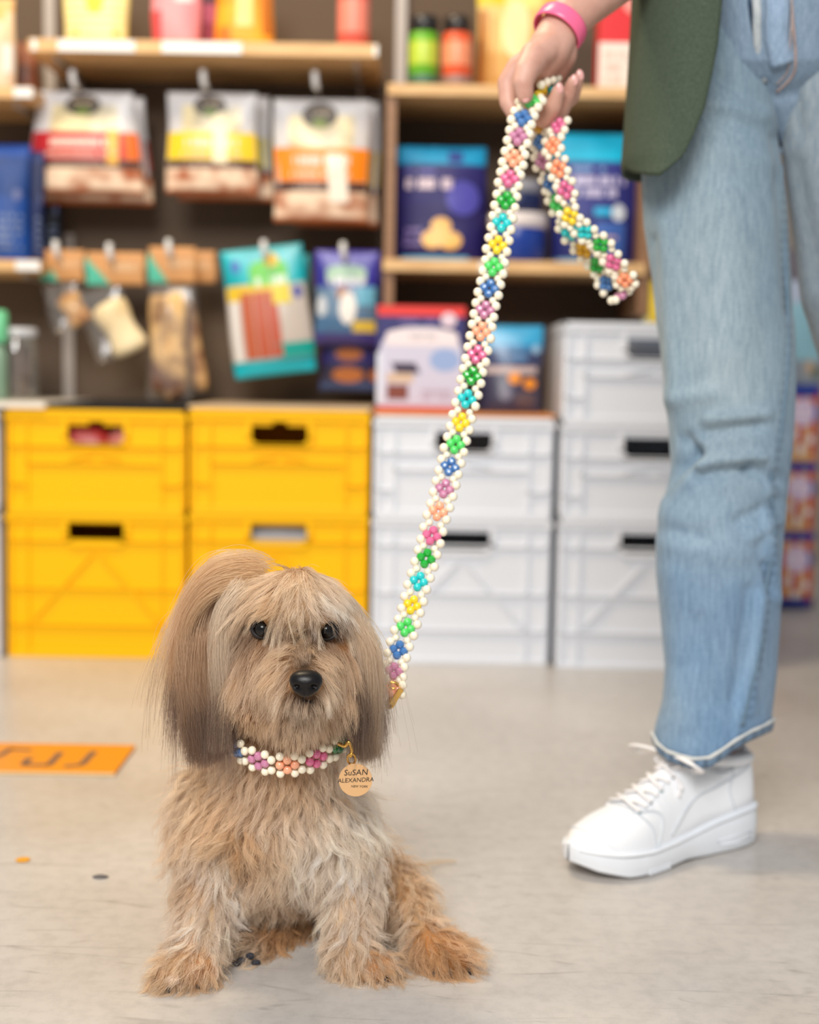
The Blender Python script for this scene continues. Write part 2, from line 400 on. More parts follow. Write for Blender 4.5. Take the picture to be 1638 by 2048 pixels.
def crate(label, xc, y0, z0, h, m, group, notch=False, hole_dz=0.034):
    t = thing('stacking_crate', label, 'crate', (xc, y0 + CD / 2, z0), group)
    hw = CW / 2; wall = 0.010; th = 0.004                     # outer wall set back behind the ribs
    hx = 0.060; zt = z0 + h - hole_dz; zb = zt - 0.039
    L, R, T, B = xc - hw + 0.002, xc + hw - 0.002, z0 + h, z0 + 0.004
    s = MB()
    fy = y0 + wall
    s.box(L, xc - hx, fy, fy + th, B, T); s.box(xc + hx, R, fy, fy + th, B, T)
    s.box(xc - hx, xc + hx, fy, fy + th, B, zb)
    if notch:
        s.box(xc - hx, xc - 0.016, fy, fy + th, zt, T); s.box(xc + 0.016, xc + hx, fy, fy + th, zt, T); s.box(xc - 0.016, xc + 0.016, fy, fy + th, zt + 0.008, T)
    else: s.box(xc - hx, xc + hx, fy, fy + th, zt, T)
    for sx in (-1, 1):                                        # rounded lower corners of the grip
        x0 = xc + sx * hx; pts = [(x0, zb)] + [(x0 - sx * 0.016 * (1 - math.sin(a)), zb + 0.016 * (1 - math.cos(a))) for a in np.linspace(0, math.pi / 2, 5)]
        v = [(x, y, z) for y in (fy, fy + th) for x, z in pts]; n = len(pts)
        s.add(v, [tuple(range(n)), tuple(range(2 * n - 1, n - 1, -1))] + [(i, (i + 1) % n, n + (i + 1) % n, n + i) for i in range(n)])
    s.box(L, L + th, fy + th, y0 + CD, B, T); s.box(R - th, R, fy + th, y0 + CD, B, T)
    s.box(L, R, y0 + CD - th, y0 + CD, B, T); s.box(L, R, fy + th, y0 + CD - th, z0 + 0.004, z0 + 0.008)
    s.build('shell', m, t)
    r = MB(); rim = 0.024
    r.box(xc - hw, xc + hw, y0, y0 + wall + 0.001, T - rim * 0.42, T)
    r.box(xc - hw, xc - hw + 0.008, y0, y0 + CD, T - rim, T); r.box(xc + hw - 0.008, xc + hw, y0, y0 + CD, T - rim, T)
    r.box(xc - hw, xc + hw, y0 + 0.003, y0 + wall + 0.001, T - rim, T - rim * 0.42)
    r.build('rim', m, t, bevel=0.0015)
    # grip surround
    g = MB(); w = 0.011
    for sx in (-1, 1): g.box(xc + sx * hx if sx > 0 else xc - hx - w, xc + hx + w if sx > 0 else xc - hx, y0 + 0.002, fy + 0.001, zb + 0.012, T - rim)
    n = 7; arc = []
    for sx in (-1, 1):
        pts = [(xc + sx * (hx - 0.016 + 0.016 * math.sin(a)), zb + 0.016 - 0.016 * math.cos(a)) for a in np.linspace(0, math.pi / 2, n)]
        pto = [(xc + sx * (hx - 0.016 + (0.016 + w) * math.sin(a)), zb + 0.016 - (0.016 + w) * math.cos(a)) for a in np.linspace(0, math.pi / 2, n)]
        v = [(x, y, z) for y in (y0 + 0.002, fy + 0.001) for q in (pts, pto) for x, z in q]
        f = []
        for i in range(n - 1):
            f += [(i, i + 1, n + i + 1, n + i), (n + i, n + i + 1, 3 * n + i + 1, 3 * n + i), (i + 1, i, 2 * n + i, 2 * n + i + 1)]
        g.add(v, f)
    g.box(xc - hx + 0.016, xc + hx - 0.016, y0 + 0.002, fy + 0.001, zb - w, zb)
    g.build('grip_surround', m, t)
    # ribs
    def rib(x0, x1, za, zb_, d=0.002):
        MB().box(x0, x1, y0 + d, fy + 0.001, za, zb_).build('rib', m, t)
    cx0, cx1 = xc - hw + 0.045, xc + hw - 0.055
    for x in (cx0, cx1, xc - hw + 0.008, xc + hw - 0.012): rib(x, x + 0.004, z0 + 0.006, T - rim)
    levels = [(0.075, 0), (0.112, 1)] if h < 0.27 else [(0.062, 0), (0.165, 0), (0.245, 0)]
    for dz, mid in levels:
        if mid: rib(cx0, cx1, T - dz - 0.004, T - dz)
        else: rib(xc - hw + 0.006, xc + hw - 0.006, T - dz - 0.004, T - dz)
    if h < 0.27:
        rib(xc - hw + 0.008, cx0, T - 0.160, T - 0.156); rib(cx1, xc + hw - 0.008, T - 0.160, T - 0.156)
    za = zb - w - 0.012; ze = T - (0.112 if h < 0.27 else 0.235)
    for sx in (-1, 1):
        x1 = xc + sx * (0.075 if h < 0.27 else 0.135)
        MB().bar((xc + sx * 0.006, y0 + 0.006, za), (x1, y0 + 0.006, ze), 0.005, 0.007).build('rib', m, t)
    MB().box(xc - hw + 0.004, xc + hw - 0.004, y0 + 0.004, y0 + CD, z0, z0 + 0.012).build('base', m, t, bevel=0.002)
    for x in (cx0 + 0.012, cx1 - 0.012):
        a = MB(); a.tube([(x, fy - 0.0015, z0 + 0.055), (x, fy + 0.001, z0 + 0.055)], 0.004, 12); a.build('moulded_dot', m, t)
    return t

X = lambda px: float(P(px, 1060, YC)[0])
gy, gw = 'yellow stacking crates', 'white stacking crates'
XY1, XY2, XW1, XW2, XW0 = X(191), X(557), X(924), X(1295), X(-178)
HB, HS = 0.32, 0.217
crate('tall yellow crate at the bottom of the left yellow stack, dark grip hole', XY1, YC, 0, HB, YELLOW, gy, hole_dz=0.027)
crate('shallow yellow crate with red pouches showing through its grip hole', XY1, YC, HB, HS, YELLOW, gy, notch=True)
crate('tall yellow crate behind the dog with grey showing in its grip hole', XY2, YC, 0, HB + 0.006, YELLOW, gy, hole_dz=0.030)
crate('shallow yellow crate with a dark notched grip hole, beside the white stack', XY2, YC, HB + 0.006, HS, YELLOW, gy, notch=True)
crate('tall white crate on the floor directly right of the yellow crates', XW1, YC, 0, HB + 0.002, CWHITE, gw)
crate('shallow white crate under the red and white treat box', XW1, YC, HB + 0.002, HS - 0.004, CWHITE, gw)
crate('tall white crate at the bottom of the stack behind the jeans', XW2, YC - 0.03, 0, HB + 0.006, CWHITE, gw)
crate('shallow white crate in the middle of the three behind the jeans', XW2, YC - 0.03, HB + 0.006, HS - 0.012, CWHITE, gw)
crate('topmost shallow white crate of the stack behind the jeans', XW2, YC - 0.03, HB + 0.006 + HS - 0.012, HS - 0.008, CWHITE, gw)
crate('tall white crate just showing at the left picture edge, on the floor', XW0, YC - 0.02, 0, HB, CWHITE, gw)
crate('shallow white crate just showing at the left picture edge, upper one', XW0, YC - 0.02, HB, HS, CWHITE, gw)

ZT = HB + HS
def board(name, label, cat, x0, x1, z, th, m, y0=YC + 0.002):
    o = MB().box(x0, x1, y0, YB - 0.005, z + 0.0006, z + th).build(name, m, bevel=0.002); tag(o, label, cat); return o
BLACKM = mat((24, 24, 26), 0.7, 0.3, bump=(120, 0.3, 0.002))
board('rubber_mat', 'black rubber mat covering the left yellow crates', 'mat', XY1 - 0.10, XY1 + 0.197, ZT, 0.012, BLACKM)
board('white_board', 'white board laid over the crates at the left edge', 'board', XW0 - 0.15, XY1 - 0.105, ZT, 0.014, mat((232, 224, 212), 0.5), YC - 0.008)
board('plywood_board', 'thin beige plywood board on the right yellow crates', 'board', XY2 - 0.196, XY2 + 0.196, ZT + 0.006, 0.008, wood_material('beige_ply', (196, 168, 134), (214, 190, 158)))
board('plywood_board', 'thin orange plywood board on the white crates under the treat box', 'board', XW1 - 0.196, XW1 + 0.196, ZT - 0.002, 0.008, wood_material('orange_ply', (205, 128, 60), (226, 150, 80)))
ZBOX = ZT - 0.002 + 0.008

def lump(name, label, cat, c, sc, m, seed, sub=3, amp=0.12):
    bm = bmesh.new(); bmesh.ops.create_icosphere(bm, subdivisions=sub, radius=1.0)
    v = np.array([q.co[:] for q in bm.verts]); f = [tuple(q.index for q in p.verts) for p in bm.faces]; bm.free()
    v = np.sign(v) * np.abs(v) ** 0.75
    v = v * (1 + amp * vnoise(v, 3.0, seed))[:, None] * np.asarray(sc) + np.asarray(c)
    o = mesh(name, v, f, m)
    if label: tag(o, label, cat)
    return o
zi = HB + HS - 0.10
lump('foil_pouch', 'crumpled red foil pouch inside the upper left yellow crate', 'pouch', (XY1 - 0.03, YC + 0.066, HB + 0.10), (0.072, 0.042, 0.085), mat((196, 58, 52), 0.35), 3)
lump('foil_pouch', 'pale red foil pouch at the right of the grip hole, upper left yellow crate', 'pouch', (XY1 + 0.048, YC + 0.060, HB + 0.096), (0.045, 0.034, 0.083), mat((222, 130, 120), 0.3), 8)
lump('treat_bag', 'brown treat bag dimly visible in the lower left yellow crate', 'bag', (XY1 + 0.01, YC + 0.10, 0.125), (0.12, 0.05, 0.115), mat((90, 52, 32), 0.4), 5)
lump('paper_parcel', 'grey paper parcel filling the grip hole of the crate behind the dog', 'parcel', (XY2, YC + 0.075, 0.16), (0.15, 0.045, 0.148), mat((186, 188, 194), 0.6), 6, amp=0.05)
lump('dark_sack', 'grey blue sack seen in the grip hole of the topmost white crate', 'sack', (XW2 + 0.01, YC + 0.12, ZT - 0.01 + 0.10), (0.10, 0.06, 0.095), mat((92, 100, 118), 0.4), 9)

# ------------------------------------------------------------------ packs: pouches with printed panels
class Pack:
    """flexible pouch of width w, height h; local x right, z up, front towards -y; origin at the bottom centre"""
    def __init__(s, name, label, cat, loc, w, h, bulge, stand=True, rot=0.0, tilt=0.0, lean=0.0, taper=0.0, seed=1, group=None, curl=0.0):
        s.w, s.h, s.b, s.stand, s.taper, s.seed, s.curl = w, h, bulge, stand, taper, seed, curl
        s.t = thing(name, label, cat, loc, group)
        s.M = np.array(Matrix.Translation(Vector([float(q) for q in loc])) @ Matrix.Rotation(rot, 4, 'Z') @ Matrix.Rotation(tilt, 4, 'Y') @ Matrix.Rotation(lean, 4, 'X'))
    def loc(s, u, v, side=-1, off=0.0):
        u = np.asarray(u, float); v = np.asarray(v, float)
        e = np.clip(1 - np.abs(2 * u - 1) ** 2.6, 0, 1) ** 0.75
        g = np.clip(1 - v, 0, 1) ** 0.55 * np.clip(0.72 + v * 2.2, 0, 1) if s.stand else np.clip(np.sin(np.pi * np.clip(v, 0, 1) ** 0.72), 0, 1) ** 0.7
        n = vnoise(np.stack([u * s.w, v * s.h], -1) * 22, 1.0, s.seed, 3)
        y = side * (s.b * e * g + 0.0016 + off + 0.10 * s.b * n * e)
        x = (u - 0.5) * s.w * (1 - s.taper * v) + 0.004 * np.sin(v * 7 + s.seed) * (u - 0.5) + s.curl * (v - 0.5) ** 2
        z = v * s.h
        return np.stack([x, y, z], -1)
    def world(s, p): return p @ s.M[:3, :3].T + s.M[:3, 3]
    def body(s, fn, m, name='pouch', nu=28, nv=36, window=None):
        u, v = np.meshgrid(np.linspace(0, 1, nu), np.linspace(0, 1, nv))
        fr = s.loc(u, v, -1).reshape(-1, 3); bk = s.loc(u, v, 1).reshape(-1, 3)
        if s.stand: fr[:, 2] = np.maximum(fr[:, 2], 0.0006); bk[:, 2] = np.maximum(bk[:, 2], 0.0006)
        n = nu * nv; f = []
        for j in range(nv - 1):
            for i in range(nu - 1):
                a = j * nu + i; f.append((a, a + 1, a + nu + 1, a + nu)); f.append((n + a + 1, n + a, n + a + nu, n + a + nu + 1))
        ed = [i for i in range(nu)] + [j * nu + nu - 1 for j in range(1, nv)] + [(nv - 1) * nu + i for i in range(nu - 2, -1, -1)] + [j * nu for j in range(nv - 2, 0, -1)]
        for a, b in zip(ed, ed[1:] + ed[:1]): f.append((b, a, n + a, n + b))
        col = None
        if fn is not None:
            c = fn(u.ravel(), v.ravel()); col = np.concatenate([c, c])
        return mesh(name, s.world(np.concatenate([fr, bk])), f, m, s.t, cols=col)
    def patch(s, name, u0, u1, v0, v1, m, shape='r', off=0.0009, parent=None, skew=0.0, nu=12, nv=8):
        if shape == 'e':
            r, a = np.meshgrid(np.linspace(0, 1, 6), np.linspace(0, 2 * np.pi, 25))
            U = (u0 + u1) / 2 + (u1 - u0) / 2 * r * np.cos(a); V = (v0 + v1) / 2 + (v1 - v0) / 2 * r * np.sin(a)
        elif shape == 't':                                      # right triangle, square corner lower left
            a, bq = np.meshgrid(np.linspace(0, 1, nu), np.linspace(0, 1, nv))
            U = u0 + (u1 - u0) * a * (1 - bq); V = v0 + (v1 - v0) * bq
        elif shape == 'd':                                      # dome: arch on a rectangle
            a, bq = np.meshgrid(np.linspace(0, 1, 25), np.linspace(0, 1, nv))
            top = v0 + (v1 - v0) * (0.68 + 0.32 * np.clip(1 - np.abs(2 * a - 1) ** 3.0, 0, 1) ** 0.6)
            U = u0 + (u1 - u0) * a; V = v0 + (top - v0) * bq
        else:
            U, V = np.meshgrid(np.linspace(u0, u1, nu), np.linspace(v0, v1, nv))
            U = U + skew * (V - v0)
        p = s.world(s.loc(U, V, -1, off).reshape(-1, 3)); b_ = s.world(s.loc(U, V, -1, off - 0.0006).reshape(-1, 3))
        k, l = U.shape; n = k * l; f = []
        for j in range(k - 1):
            for i in range(l - 1):
                q = j * l + i; f += [(q, q + 1, q + l + 1, q + l), (n + q + 1, n + q, n + q + l, n + q + l + 1)]
        if parent == 'raw': return np.concatenate([p, b_]), f
        return mesh(name, np.concatenate([p, b_]), f, m, parent or s.t)
    def words(s, u0, u1, v0, v1, m, rows=1, off=0.0016, parent=None, name='lettering', fill=0.62):
        """blurred lettering: separate letter blocks, too small in the photo to read"""
        mb = MB(); r = random.Random(s.seed * 31 + rows); dv = (v1 - v0) / rows
        for k in range(rows):
            u = u0 + r.random() * 0.03; v = v1 - (k + 1) * dv
            end = u1 - r.random() * 0.2 * (u1 - u0) * (k > 0)
            while u < end:
                wl = (0.025 + 0.03 * r.random()) * min(1, 0.2 / s.w)
                if r.random() > 0.16: mb.add(*s.patch('', u, min(u + wl * 0.78, u1), v + dv * (1 - fill) / 2, v + dv * (1 + fill) / 2, None, off=off, parent='raw', nu=2, nv=2))
                u += wl
        return mb.build(name, m, parent or s.t, smooth=True)

def pk(label, name, cat, r, Y, bulge=0.03, stand_z=None, **k):
    """pack filling the photo rectangle r = (x0, y0, x1, y1) at distance Y; stands at height stand_z, or hangs"""
    x0, y0, x1, y1 = r; a = P(x0, (y0 + y1) / 2, Y); b = P(x1, (y0 + y1) / 2, Y); top = P((x0 + x1) / 2, y0, Y); bot = P((x0 + x1) / 2, y1, Y)
    z = bot[2] if stand_z is None else stand_z
    return Pack(name, label, cat, ((a[0] + b[0]) / 2, Y + bulge, z), b[0] - a[0], top[2] - z, bulge, stand=stand_z is not None, **k)

GLOSS = attr_mat('glossy_print', 0.3, 0.6, bump=(30, 0.25, 0.004))
MATTE = attr_mat('matte_print', 0.5, 0.4, bump=(25, 0.2, 0.004))
FILM = film_mat('clear_film', gloss=0.11)
GLINT = mat((206, 212, 220), 0.22, 0.6)
def bands(*bs):
    """bs: (v_low, colour) rising; blotchy tone inside a band"""
    def fn(u, v):
        out = np.zeros((len(u), 3))
        for v0, c in bs: out[v >= v0 - 1e-6] = lin(c)
        return out * (1 + 0.12 * vnoise(np.stack([u, v], -1) * 9, 1.0, 3))[:, None]
    return fn
def M_(c, r=0.4): return mat(c, r, 0.5)

# hooks
def hook(px, py, Yt, label):
    p = P(px, py, Yt); t = thing('peg_hook', label, 'hook', (p[0], YB - 0.003, p[2]), 'peg hooks on the wall')
    MB().tube([(p[0], YB - 0.001, p[2] - 0.006), (p[0], Yt + 0.01, p[2] - 0.006)], 0.0025, 8).build('rod', METAL, t, smooth=True)
    MB().box(p[0] - 0.012, p[0] + 0.012, YB - 0.006, YB - 0.001, p[2] - 0.02, p[2] + 0.012).build('back_plate', METAL, t)
    k = MB(); k.tube(smooth_path([(p[0], Yt + 0.012, p[2] - 0.006), (p[0] - 0.001, Yt - 0.004, p[2] - 0.004), (p[0] - 0.003, Yt - 0.012, p[2] + 0.012), (p[0] - 0.003, Yt - 0.008, p[2] + 0.024)], 10), 0.0075, 12)
    k.build('white_tip', WHITE, t, smooth=True)
    return p
YH = 3.26
hook(150, 166, YH, 'white tipped peg hook holding the red treat bags')
hook(410, 166, YH, 'white tipped peg hook holding the yellow treat bags')
hook(633, 168, YH, 'white tipped peg hook holding the orange treat bags')
for px, py, lab in [(116, 506, 'the shortest carded chew'), (223, 511, 'the pale slanted carded chew'), (341, 503, 'the long carded chews'), (531, 505, 'the turquoise bag'), (689, 509, 'the violet blue bag')]:
    hook(px, py, YH, 'white tipped peg hook holding ' + lab)

def treat_bag(label, r, Y, main, front, seed, tilt=0.0, group='windowed treat bags on hooks', taper=0.10, rot=0.0):
    p = pk(label, 'treat_bag', 'bag', r, Y, 0.022, seed=seed, tilt=tilt, taper=taper, rot=rot, group=group)
    def fn(u, v):
        c = np.tile(lin((214, 212, 214)), (len(u), 1))
        n = 1.6 * vnoise(np.stack([u * 17, v * 20], -1), 1.0, seed, 2)
        low = v < 0.26
        c[low] = (lin((246, 218, 190)) * np.clip(0.75 + 0.5 * n[low], 0.0, 1)[:, None] + lin((170, 88, 44)) * np.clip(0.25 - 0.5 * n[low], 0, 1)[:, None]); c[v < 0.05] = lin((176, 96, 50))
        mid = (v >= 0.58) & (v < 0.86) & (np.abs(u - 0.5) < 0.34)
        c[mid] = lin((238, 222, 176)) * (0.8 + 0.25 * np.clip(n[mid], -1, 1))[:, None]
        return c
    p.body(fn, GLOSS)
    if not front:
        p.patch('print_band', 0.0, 1.0, 0.32, 0.60, M_(main)); p.patch('brown_band', 0.0, 1.0, 0.25, 0.32, M_((74, 40, 28)))
        return p
    p.patch('print_band', 0.01, 0.99, 0.33, 0.60, M_(main))
    p.patch('brown_band', 0.01, 0.99, 0.25, 0.325, M_((70, 36, 26)))
    p.words(0.18, 0.80, 0.43, 0.56, M_((244, 214, 200)), 1); p.words(0.15, 0.82, 0.35, 0.42, M_((236, 200, 180)), 1, fill=0.5)
    p.words(0.2, 0.8, 0.265, 0.31, M_((190, 160, 140)), 1, fill=0.6)
    l = p.patch('logo', 0.30, 0.66, 0.76, 0.97, M_((62, 50, 40)), 'e', off=0.0012)
    p.patch('leaf_mark', 0.40, 0.56, 0.76, 0.84, M_((110, 128, 40)), 'e', off=0.0018, parent=l); p.words(0.36, 0.6, 0.86, 0.92, M_((180, 160, 130)), 1, off=0.0018, parent=l)
    return p
Yb = YH + 0.015
b1 = treat_bag('windowed treat bag with red band, front bag on the first upper hook', (48, 180, 288, 386), Yb, (196, 30, 40), True, 11, taper=0.20)
b1.patch('yellow_flash', 0.70, 0.80, 0.28, 0.62, M_((236, 176, 30)), off=0.0016, skew=0.05); b1.patch('orange_flash', 0.86, 0.98, 0.33, 0.60, M_((230, 110, 30)), off=0.0014)
treat_bag('brown windowed treat bag hidden behind the red banded one', (66, 190, 304, 408), Yb + 0.06, (150, 34, 24), False, 12, taper=0.16)
b2 = treat_bag('windowed treat bag with yellow band, front bag on the second upper hook', (330, 182, 514, 386), Yb, (244, 206, 40), True, 13, taper=0.03)
b2.patch('cream_flash', 0.52, 0.68, 0.30, 0.80, M_((252, 240, 200)), off=0.0016)
treat_bag('windowed treat bag behind the yellow banded one, sticking out rightwards', (356, 188, 546, 400), Yb + 0.06, (206, 190, 60), False, 14, taper=0.12)
b3 = treat_bag('windowed treat bag with orange band, front bag on the third upper hook', (548, 195, 736, 444), Yb, (250, 140, 20), True, 15, taper=-0.04)
b3.patch('white_flash', 0.60, 0.80, 0.16, 0.55, M_((252, 240, 224)), off=0.0016, skew=-0.12)
treat_bag('windowed treat bag behind the orange banded one, sticking out rightwards', (590, 200, 758, 452), Yb + 0.06, (200, 170, 60), False, 16, taper=0.02)

# carded chews in clear film
CARD = mat((196, 140, 84), 0.7, 0.3, bump=(70, 0.2, 0.001)); CARD2 = mat((176, 130, 90), 0.7, 0.3)
TEAL = mat((84, 186, 160), 0.6, 0.4)
def chew(label, hx0, hy0, hx1, hy1, body, treats, tcol, seed, Y=Yb, teal=True):
    x0 = P(hx0, hy0, Y); x1 = P(hx1, hy1, Y)
    c = P((hx0 + hx1) / 2, hy1, Y)
    p = Pack('carded_chew', label, 'dog chew', (c[0], Y + 0.004, c[2]), x1[0] - x0[0], x0[2] - x1[2], 0.004, stand=False, seed=seed, group='carded chews on the lower hooks')
    p.body(lambda u, v: np.tile(lin((204, 148, 92)), (len(u), 1)) * (1 + 0.06 * vnoise(np.stack([u, v], -1) * 9, 1, seed))[:, None], MATTE, 'header_card', 14, 12)
    if teal: p.patch('teal_corner', 0.0, 0.42, 0.0, 0.86, TEAL, 't')
    p.words(0.40, 0.92, 0.35, 0.75, mat((224, 184, 140), 0.6), 1)
    # film sleeve
    bx0, by0, bx1, by1, lean = body
    a, b = P(bx0, by0, Y), P(bx1, by1, Y)
    f = Pack('sleeve', '', '', ((a[0] + b[0]) / 2, Y + 0.012, b[2]), b[0] - a[0], a[2] - b[2], 0.016, stand=False, tilt=lean, seed=seed + 3)
    bpy.data.objects.remove(f.t); f.t = p.t
    f.body(None, FILM, 'clear_sleeve', 14, 18)
    for k, (ax, ay, bx, by, r) in enumerate(treats):
        q = smooth_path([P(ax, ay, Y + 0.012), (P(ax, ay, Y + 0.012) + P(bx, by, Y + 0.012)) / 2 + np.array([0.002, -0.001, 0]), P(bx, by, Y + 0.012)], 14)
        rad = r * Y / FPX * (1 + 0.10 * np.sin(np.linspace(0, 9, 14) + k)); rad[0] *= 0.75; rad[-1] *= 0.7
        mb = MB(); mb.tube(q, rad, 14, flat=0.55, up=(0, 1, 0)); o = mb.build('chew_stick', tcol, p.t, smooth=True)
    return p
def chew_mat(name, c0, c1, s):
    m, nt, b = nodes_mat(name); tc = N(nt, 'ShaderNodeTexCoord'); n = N(nt, 'ShaderNodeTexNoise'); n.inputs['Scale'].default_value = s; n.inputs['Detail'].default_value = 3
    nt.links.new(tc.outputs['Object'], n.inputs['Vector']); nt.links.new(ramp(nt, n.outputs['Fac'], [(0.38, lin(c0)), (0.58, lin(c1))]), b.inputs['Base Color']); b.inputs['Roughness'].default_value = 0.6; return m
CH1 = chew_mat('pale_chew', (228, 200, 150), (244, 224, 182), 20); CH2 = chew_mat('brown_chew', (110, 70, 50), (232, 190, 128), 16); CH3 = chew_mat('amber_chew', (150, 100, 60), (214, 168, 110), 30)
chew('carded chew in clear sleeve, short amber block, first lower hook', 82, 498, 168, 562, (104, 560, 180, 662, -0.25), [(130, 590, 166, 648, 23)], CH3, 21)
chew('carded chew with wide pale slanted block, second lower hook', 172, 502, 290, 570, (192, 566, 286, 716, -0.32), [(212, 606, 266, 706, 34)], CH1, 22)
chew('carded chew behind, with brown sticks and header edge poking out right', 350, 500, 432, 566, (352, 568, 410, 790, -0.10), [(372, 600, 402, 780, 15), (356, 600, 376, 700, 14)], CH3, 24, Y=Yb + 0.05, teal=False)
chew('carded chew with long brown and cream sticks reaching the black mat', 296, 492, 392, 566, (294, 566, 380, 802, 0.02), [(318, 590, 322, 790, 20), (352, 585, 354, 796, 19), (334, 700, 340, 800, 16)], CH2, 23)

# turquoise and violet bags
p = pk('turquoise treat bag with brown jerky window, hanging crooked on the fourth lower hook', 'treat_bag', 'bag', (470, 492, 634, 750), Yb, 0.018, seed=31, tilt=-0.13, group='zip treat bags on hooks')
def fn(u, v):
    c = np.tile(lin((0, 168, 180)), (len(u), 1)) * (1 + 0.25 * vnoise(np.stack([u, v], -1) * 6, 1, 5))[:, None]
    c[(v < 0.70) & (v > 0.13)] = lin((196, 186, 178))
    c[v < 0.06] = lin((0, 186, 206))
    return np.clip(c, 0, 1)
p.body(fn, GLOSS)
p.patch('yellow_strip', 0.02, 0.62, 0.60, 0.72, M_((226, 190, 40))); 
for a, b in ((0.18, 0.33), (0.34, 0.49), (0.50, 0.63)): p.patch('jerky_strip', a, b, 0.14, 0.66, M_((186, 96 - int(a * 30), 54)), off=0.0013)
p.patch('white_edge', 0.04, 0.15, 0.13, 0.60, M_((226, 220, 216)), off=0.0012)
l = p.patch('logo', 0.32, 0.80, 0.70, 0.90, M_((96, 196, 60)), 'd', off=0.0013); p.patch('logo_sun', 0.52, 0.70, 0.84, 0.95, M_((226, 186, 30)), 'e', off=0.0017, parent=l); p.words(0.34, 0.78, 0.70, 0.77, M_((232, 240, 236)), 1, off=0.0019, parent=l, fill=0.9)
p.patch('yellow_badge', 0.58, 0.80, 0.55, 0.70, M_((224, 204, 50)), off=0.0016); p.patch('teal_panel', 0.56, 1.0, 0.13, 0.24, M_((0, 160, 150)), off=0.0012); p.patch('blue_dot', 0.84, 0.94, 0.58, 0.68, M_((40, 60, 160)), 'e', off=0.0016); p.patch('violet_dot', 0.10, 0.22, 0.82, 0.92, M_((70, 110, 190)), 'e')
p = pk('turquoise treat bag half hidden behind the crooked one', 'treat_bag', 'bag', (466, 508, 620, 744), Yb + 0.04, 0.014, seed=32, tilt=-0.02, group='zip treat bags on hooks')
p.body(bands((0, (40, 110, 100)), (0.14, (176, 150, 128)), (0.6, (0, 150, 160))), GLOSS); p.patch('grey_label', 0.1, 0.3, 0.03, 0.11, M_((160, 170, 160)))
p = pk('violet blue treat bag with white dog picture, fifth lower hook', 'treat_bag', 'bag', (630, 500, 756, 690), Yb, 0.018, seed=33, group='zip treat bags on hooks')
p.body(bands((0, (62, 52, 120)), (0.12, (70, 110, 150)), (0.3, (100, 130, 160)), (0.62, (44, 40, 150)), (0.86, (70, 60, 165))), GLOSS)
l = p.patch('logo', 0.18, 0.80, 0.66, 0.84, M_((160, 196, 170)), 'd'); p.words(0.2, 0.78, 0.63, 0.72, M_((236, 230, 244)), 1, parent=l, fill=0.9)
p.patch('white_chew', 0.38, 0.66, 0.22, 0.56, M_((238, 234, 230)), 'e', off=0.0014); p.patch('brown_ear', 0.34, 0.54, 0.46, 0.62, M_((170, 120, 90)), 'e', off=0.0012); p.patch('sky_patch', 0.66, 0.96, 0.42, 0.62, M_((110, 180, 210)), off=0.0011); p.patch('yellow_badge', 0.60, 0.96, 0.14, 0.26, M_((226, 190, 70)), off=0.0014); p.patch('painted_glint', 0.02, 0.18, 0.30, 0.52, GLINT, 'e', off=0.0014)  # last patch is a highlight painted on as a pale ellipse
p = pk('dark blue treat bag with orange snacks, hanging lower behind the violet one', 'treat_bag', 'bag', (640, 540, 764, 782), Yb + 0.05, 0.014, seed=34, group='zip treat bags on hooks')
p.body(bands((0, (54, 74, 120)), (0.06, (46, 40, 66)), (0.22, (50, 44, 110)), (0.5, (40, 38, 90))), GLOSS)
for a, b, c, d in ((0.2, 0.72, 0.07, 0.2), (0.25, 0.7, 0.25, 0.36), (0.8, 1.0, 0.08, 0.18)): p.patch('snack_picture', a, b, c, d, M_((190, 110, 50)), 'e')

# ------------------------------------------------------------------ things standing on the shelves
def lathe_thing(name, label, cat, px, Y, z, parts, group=None):
    x = P(px, 400, Y)[0]; t = thing(name, label, cat, (x, Y, z), group)
    for nm, prof, m in parts: MB().lathe(prof, (x, Y, z), 28).build(nm, m, t, smooth=True)
    return t, x
p = pk('pale yellow striped pouch standing first on the top shelf', 'snack_pouch', 'pouch', (122, -70, 252, 78), 3.26, 0.03, stand_z=Z_A, seed=41)
p.body(bands((0, (246, 226, 130))), MATTE)
for k in range(9): p.patch('white_stripe', 0.03, 0.97, 0.05 + k * 0.105, 0.05 + k * 0.105 + 0.045, M_((250, 240, 196)))
p.patch('yellow_emblem', 0.36, 0.64, 0.42, 0.75, M_((240, 212, 60)), 'e', off=0.0016); p.patch('small_mark', 0.16, 0.24, 0.1, 0.24, M_((210, 190, 110)), off=0.0016); p.patch('small_mark', 0.80, 0.88, 0.1, 0.24, M_((210, 190, 110)), off=0.0016)
p = pk('pink pouch with red side standing on the top shelf', 'snack_pouch', 'pouch', (300, -60, 398, 76), 3.26, 0.03, stand_z=Z_A, seed=42)
p.body(bands((0, (240, 150, 158)), (0.72, (236, 120, 130))), MATTE); p.patch('red_side', 0.0, 0.22, 0.03, 0.5, M_((224, 80, 84))); p.patch('white_label', 0.5, 0.85, 0.62, 0.9, M_((240, 220, 220)))
p = pk('dark raspberry pouch between the pink and orange ones on top shelf', 'snack_pouch', 'pouch', (384, -60, 440, 72), 3.32, 0.025, stand_z=Z_A, seed=43)
p.body(bands((0, (150, 34, 60)), (0.4, (190, 80, 110)), (0.62, (60, 30, 44)), (0.75, (220, 130, 150))), MATTE); p.patch('pale_label', 0.2, 0.8, 0.72, 0.9, M_((230, 180, 190)))
p = pk('orange pouch with white top standing on the top shelf', 'snack_pouch', 'pouch', (428, -60, 544, 75), 3.26, 0.03, stand_z=Z_A, seed=44)
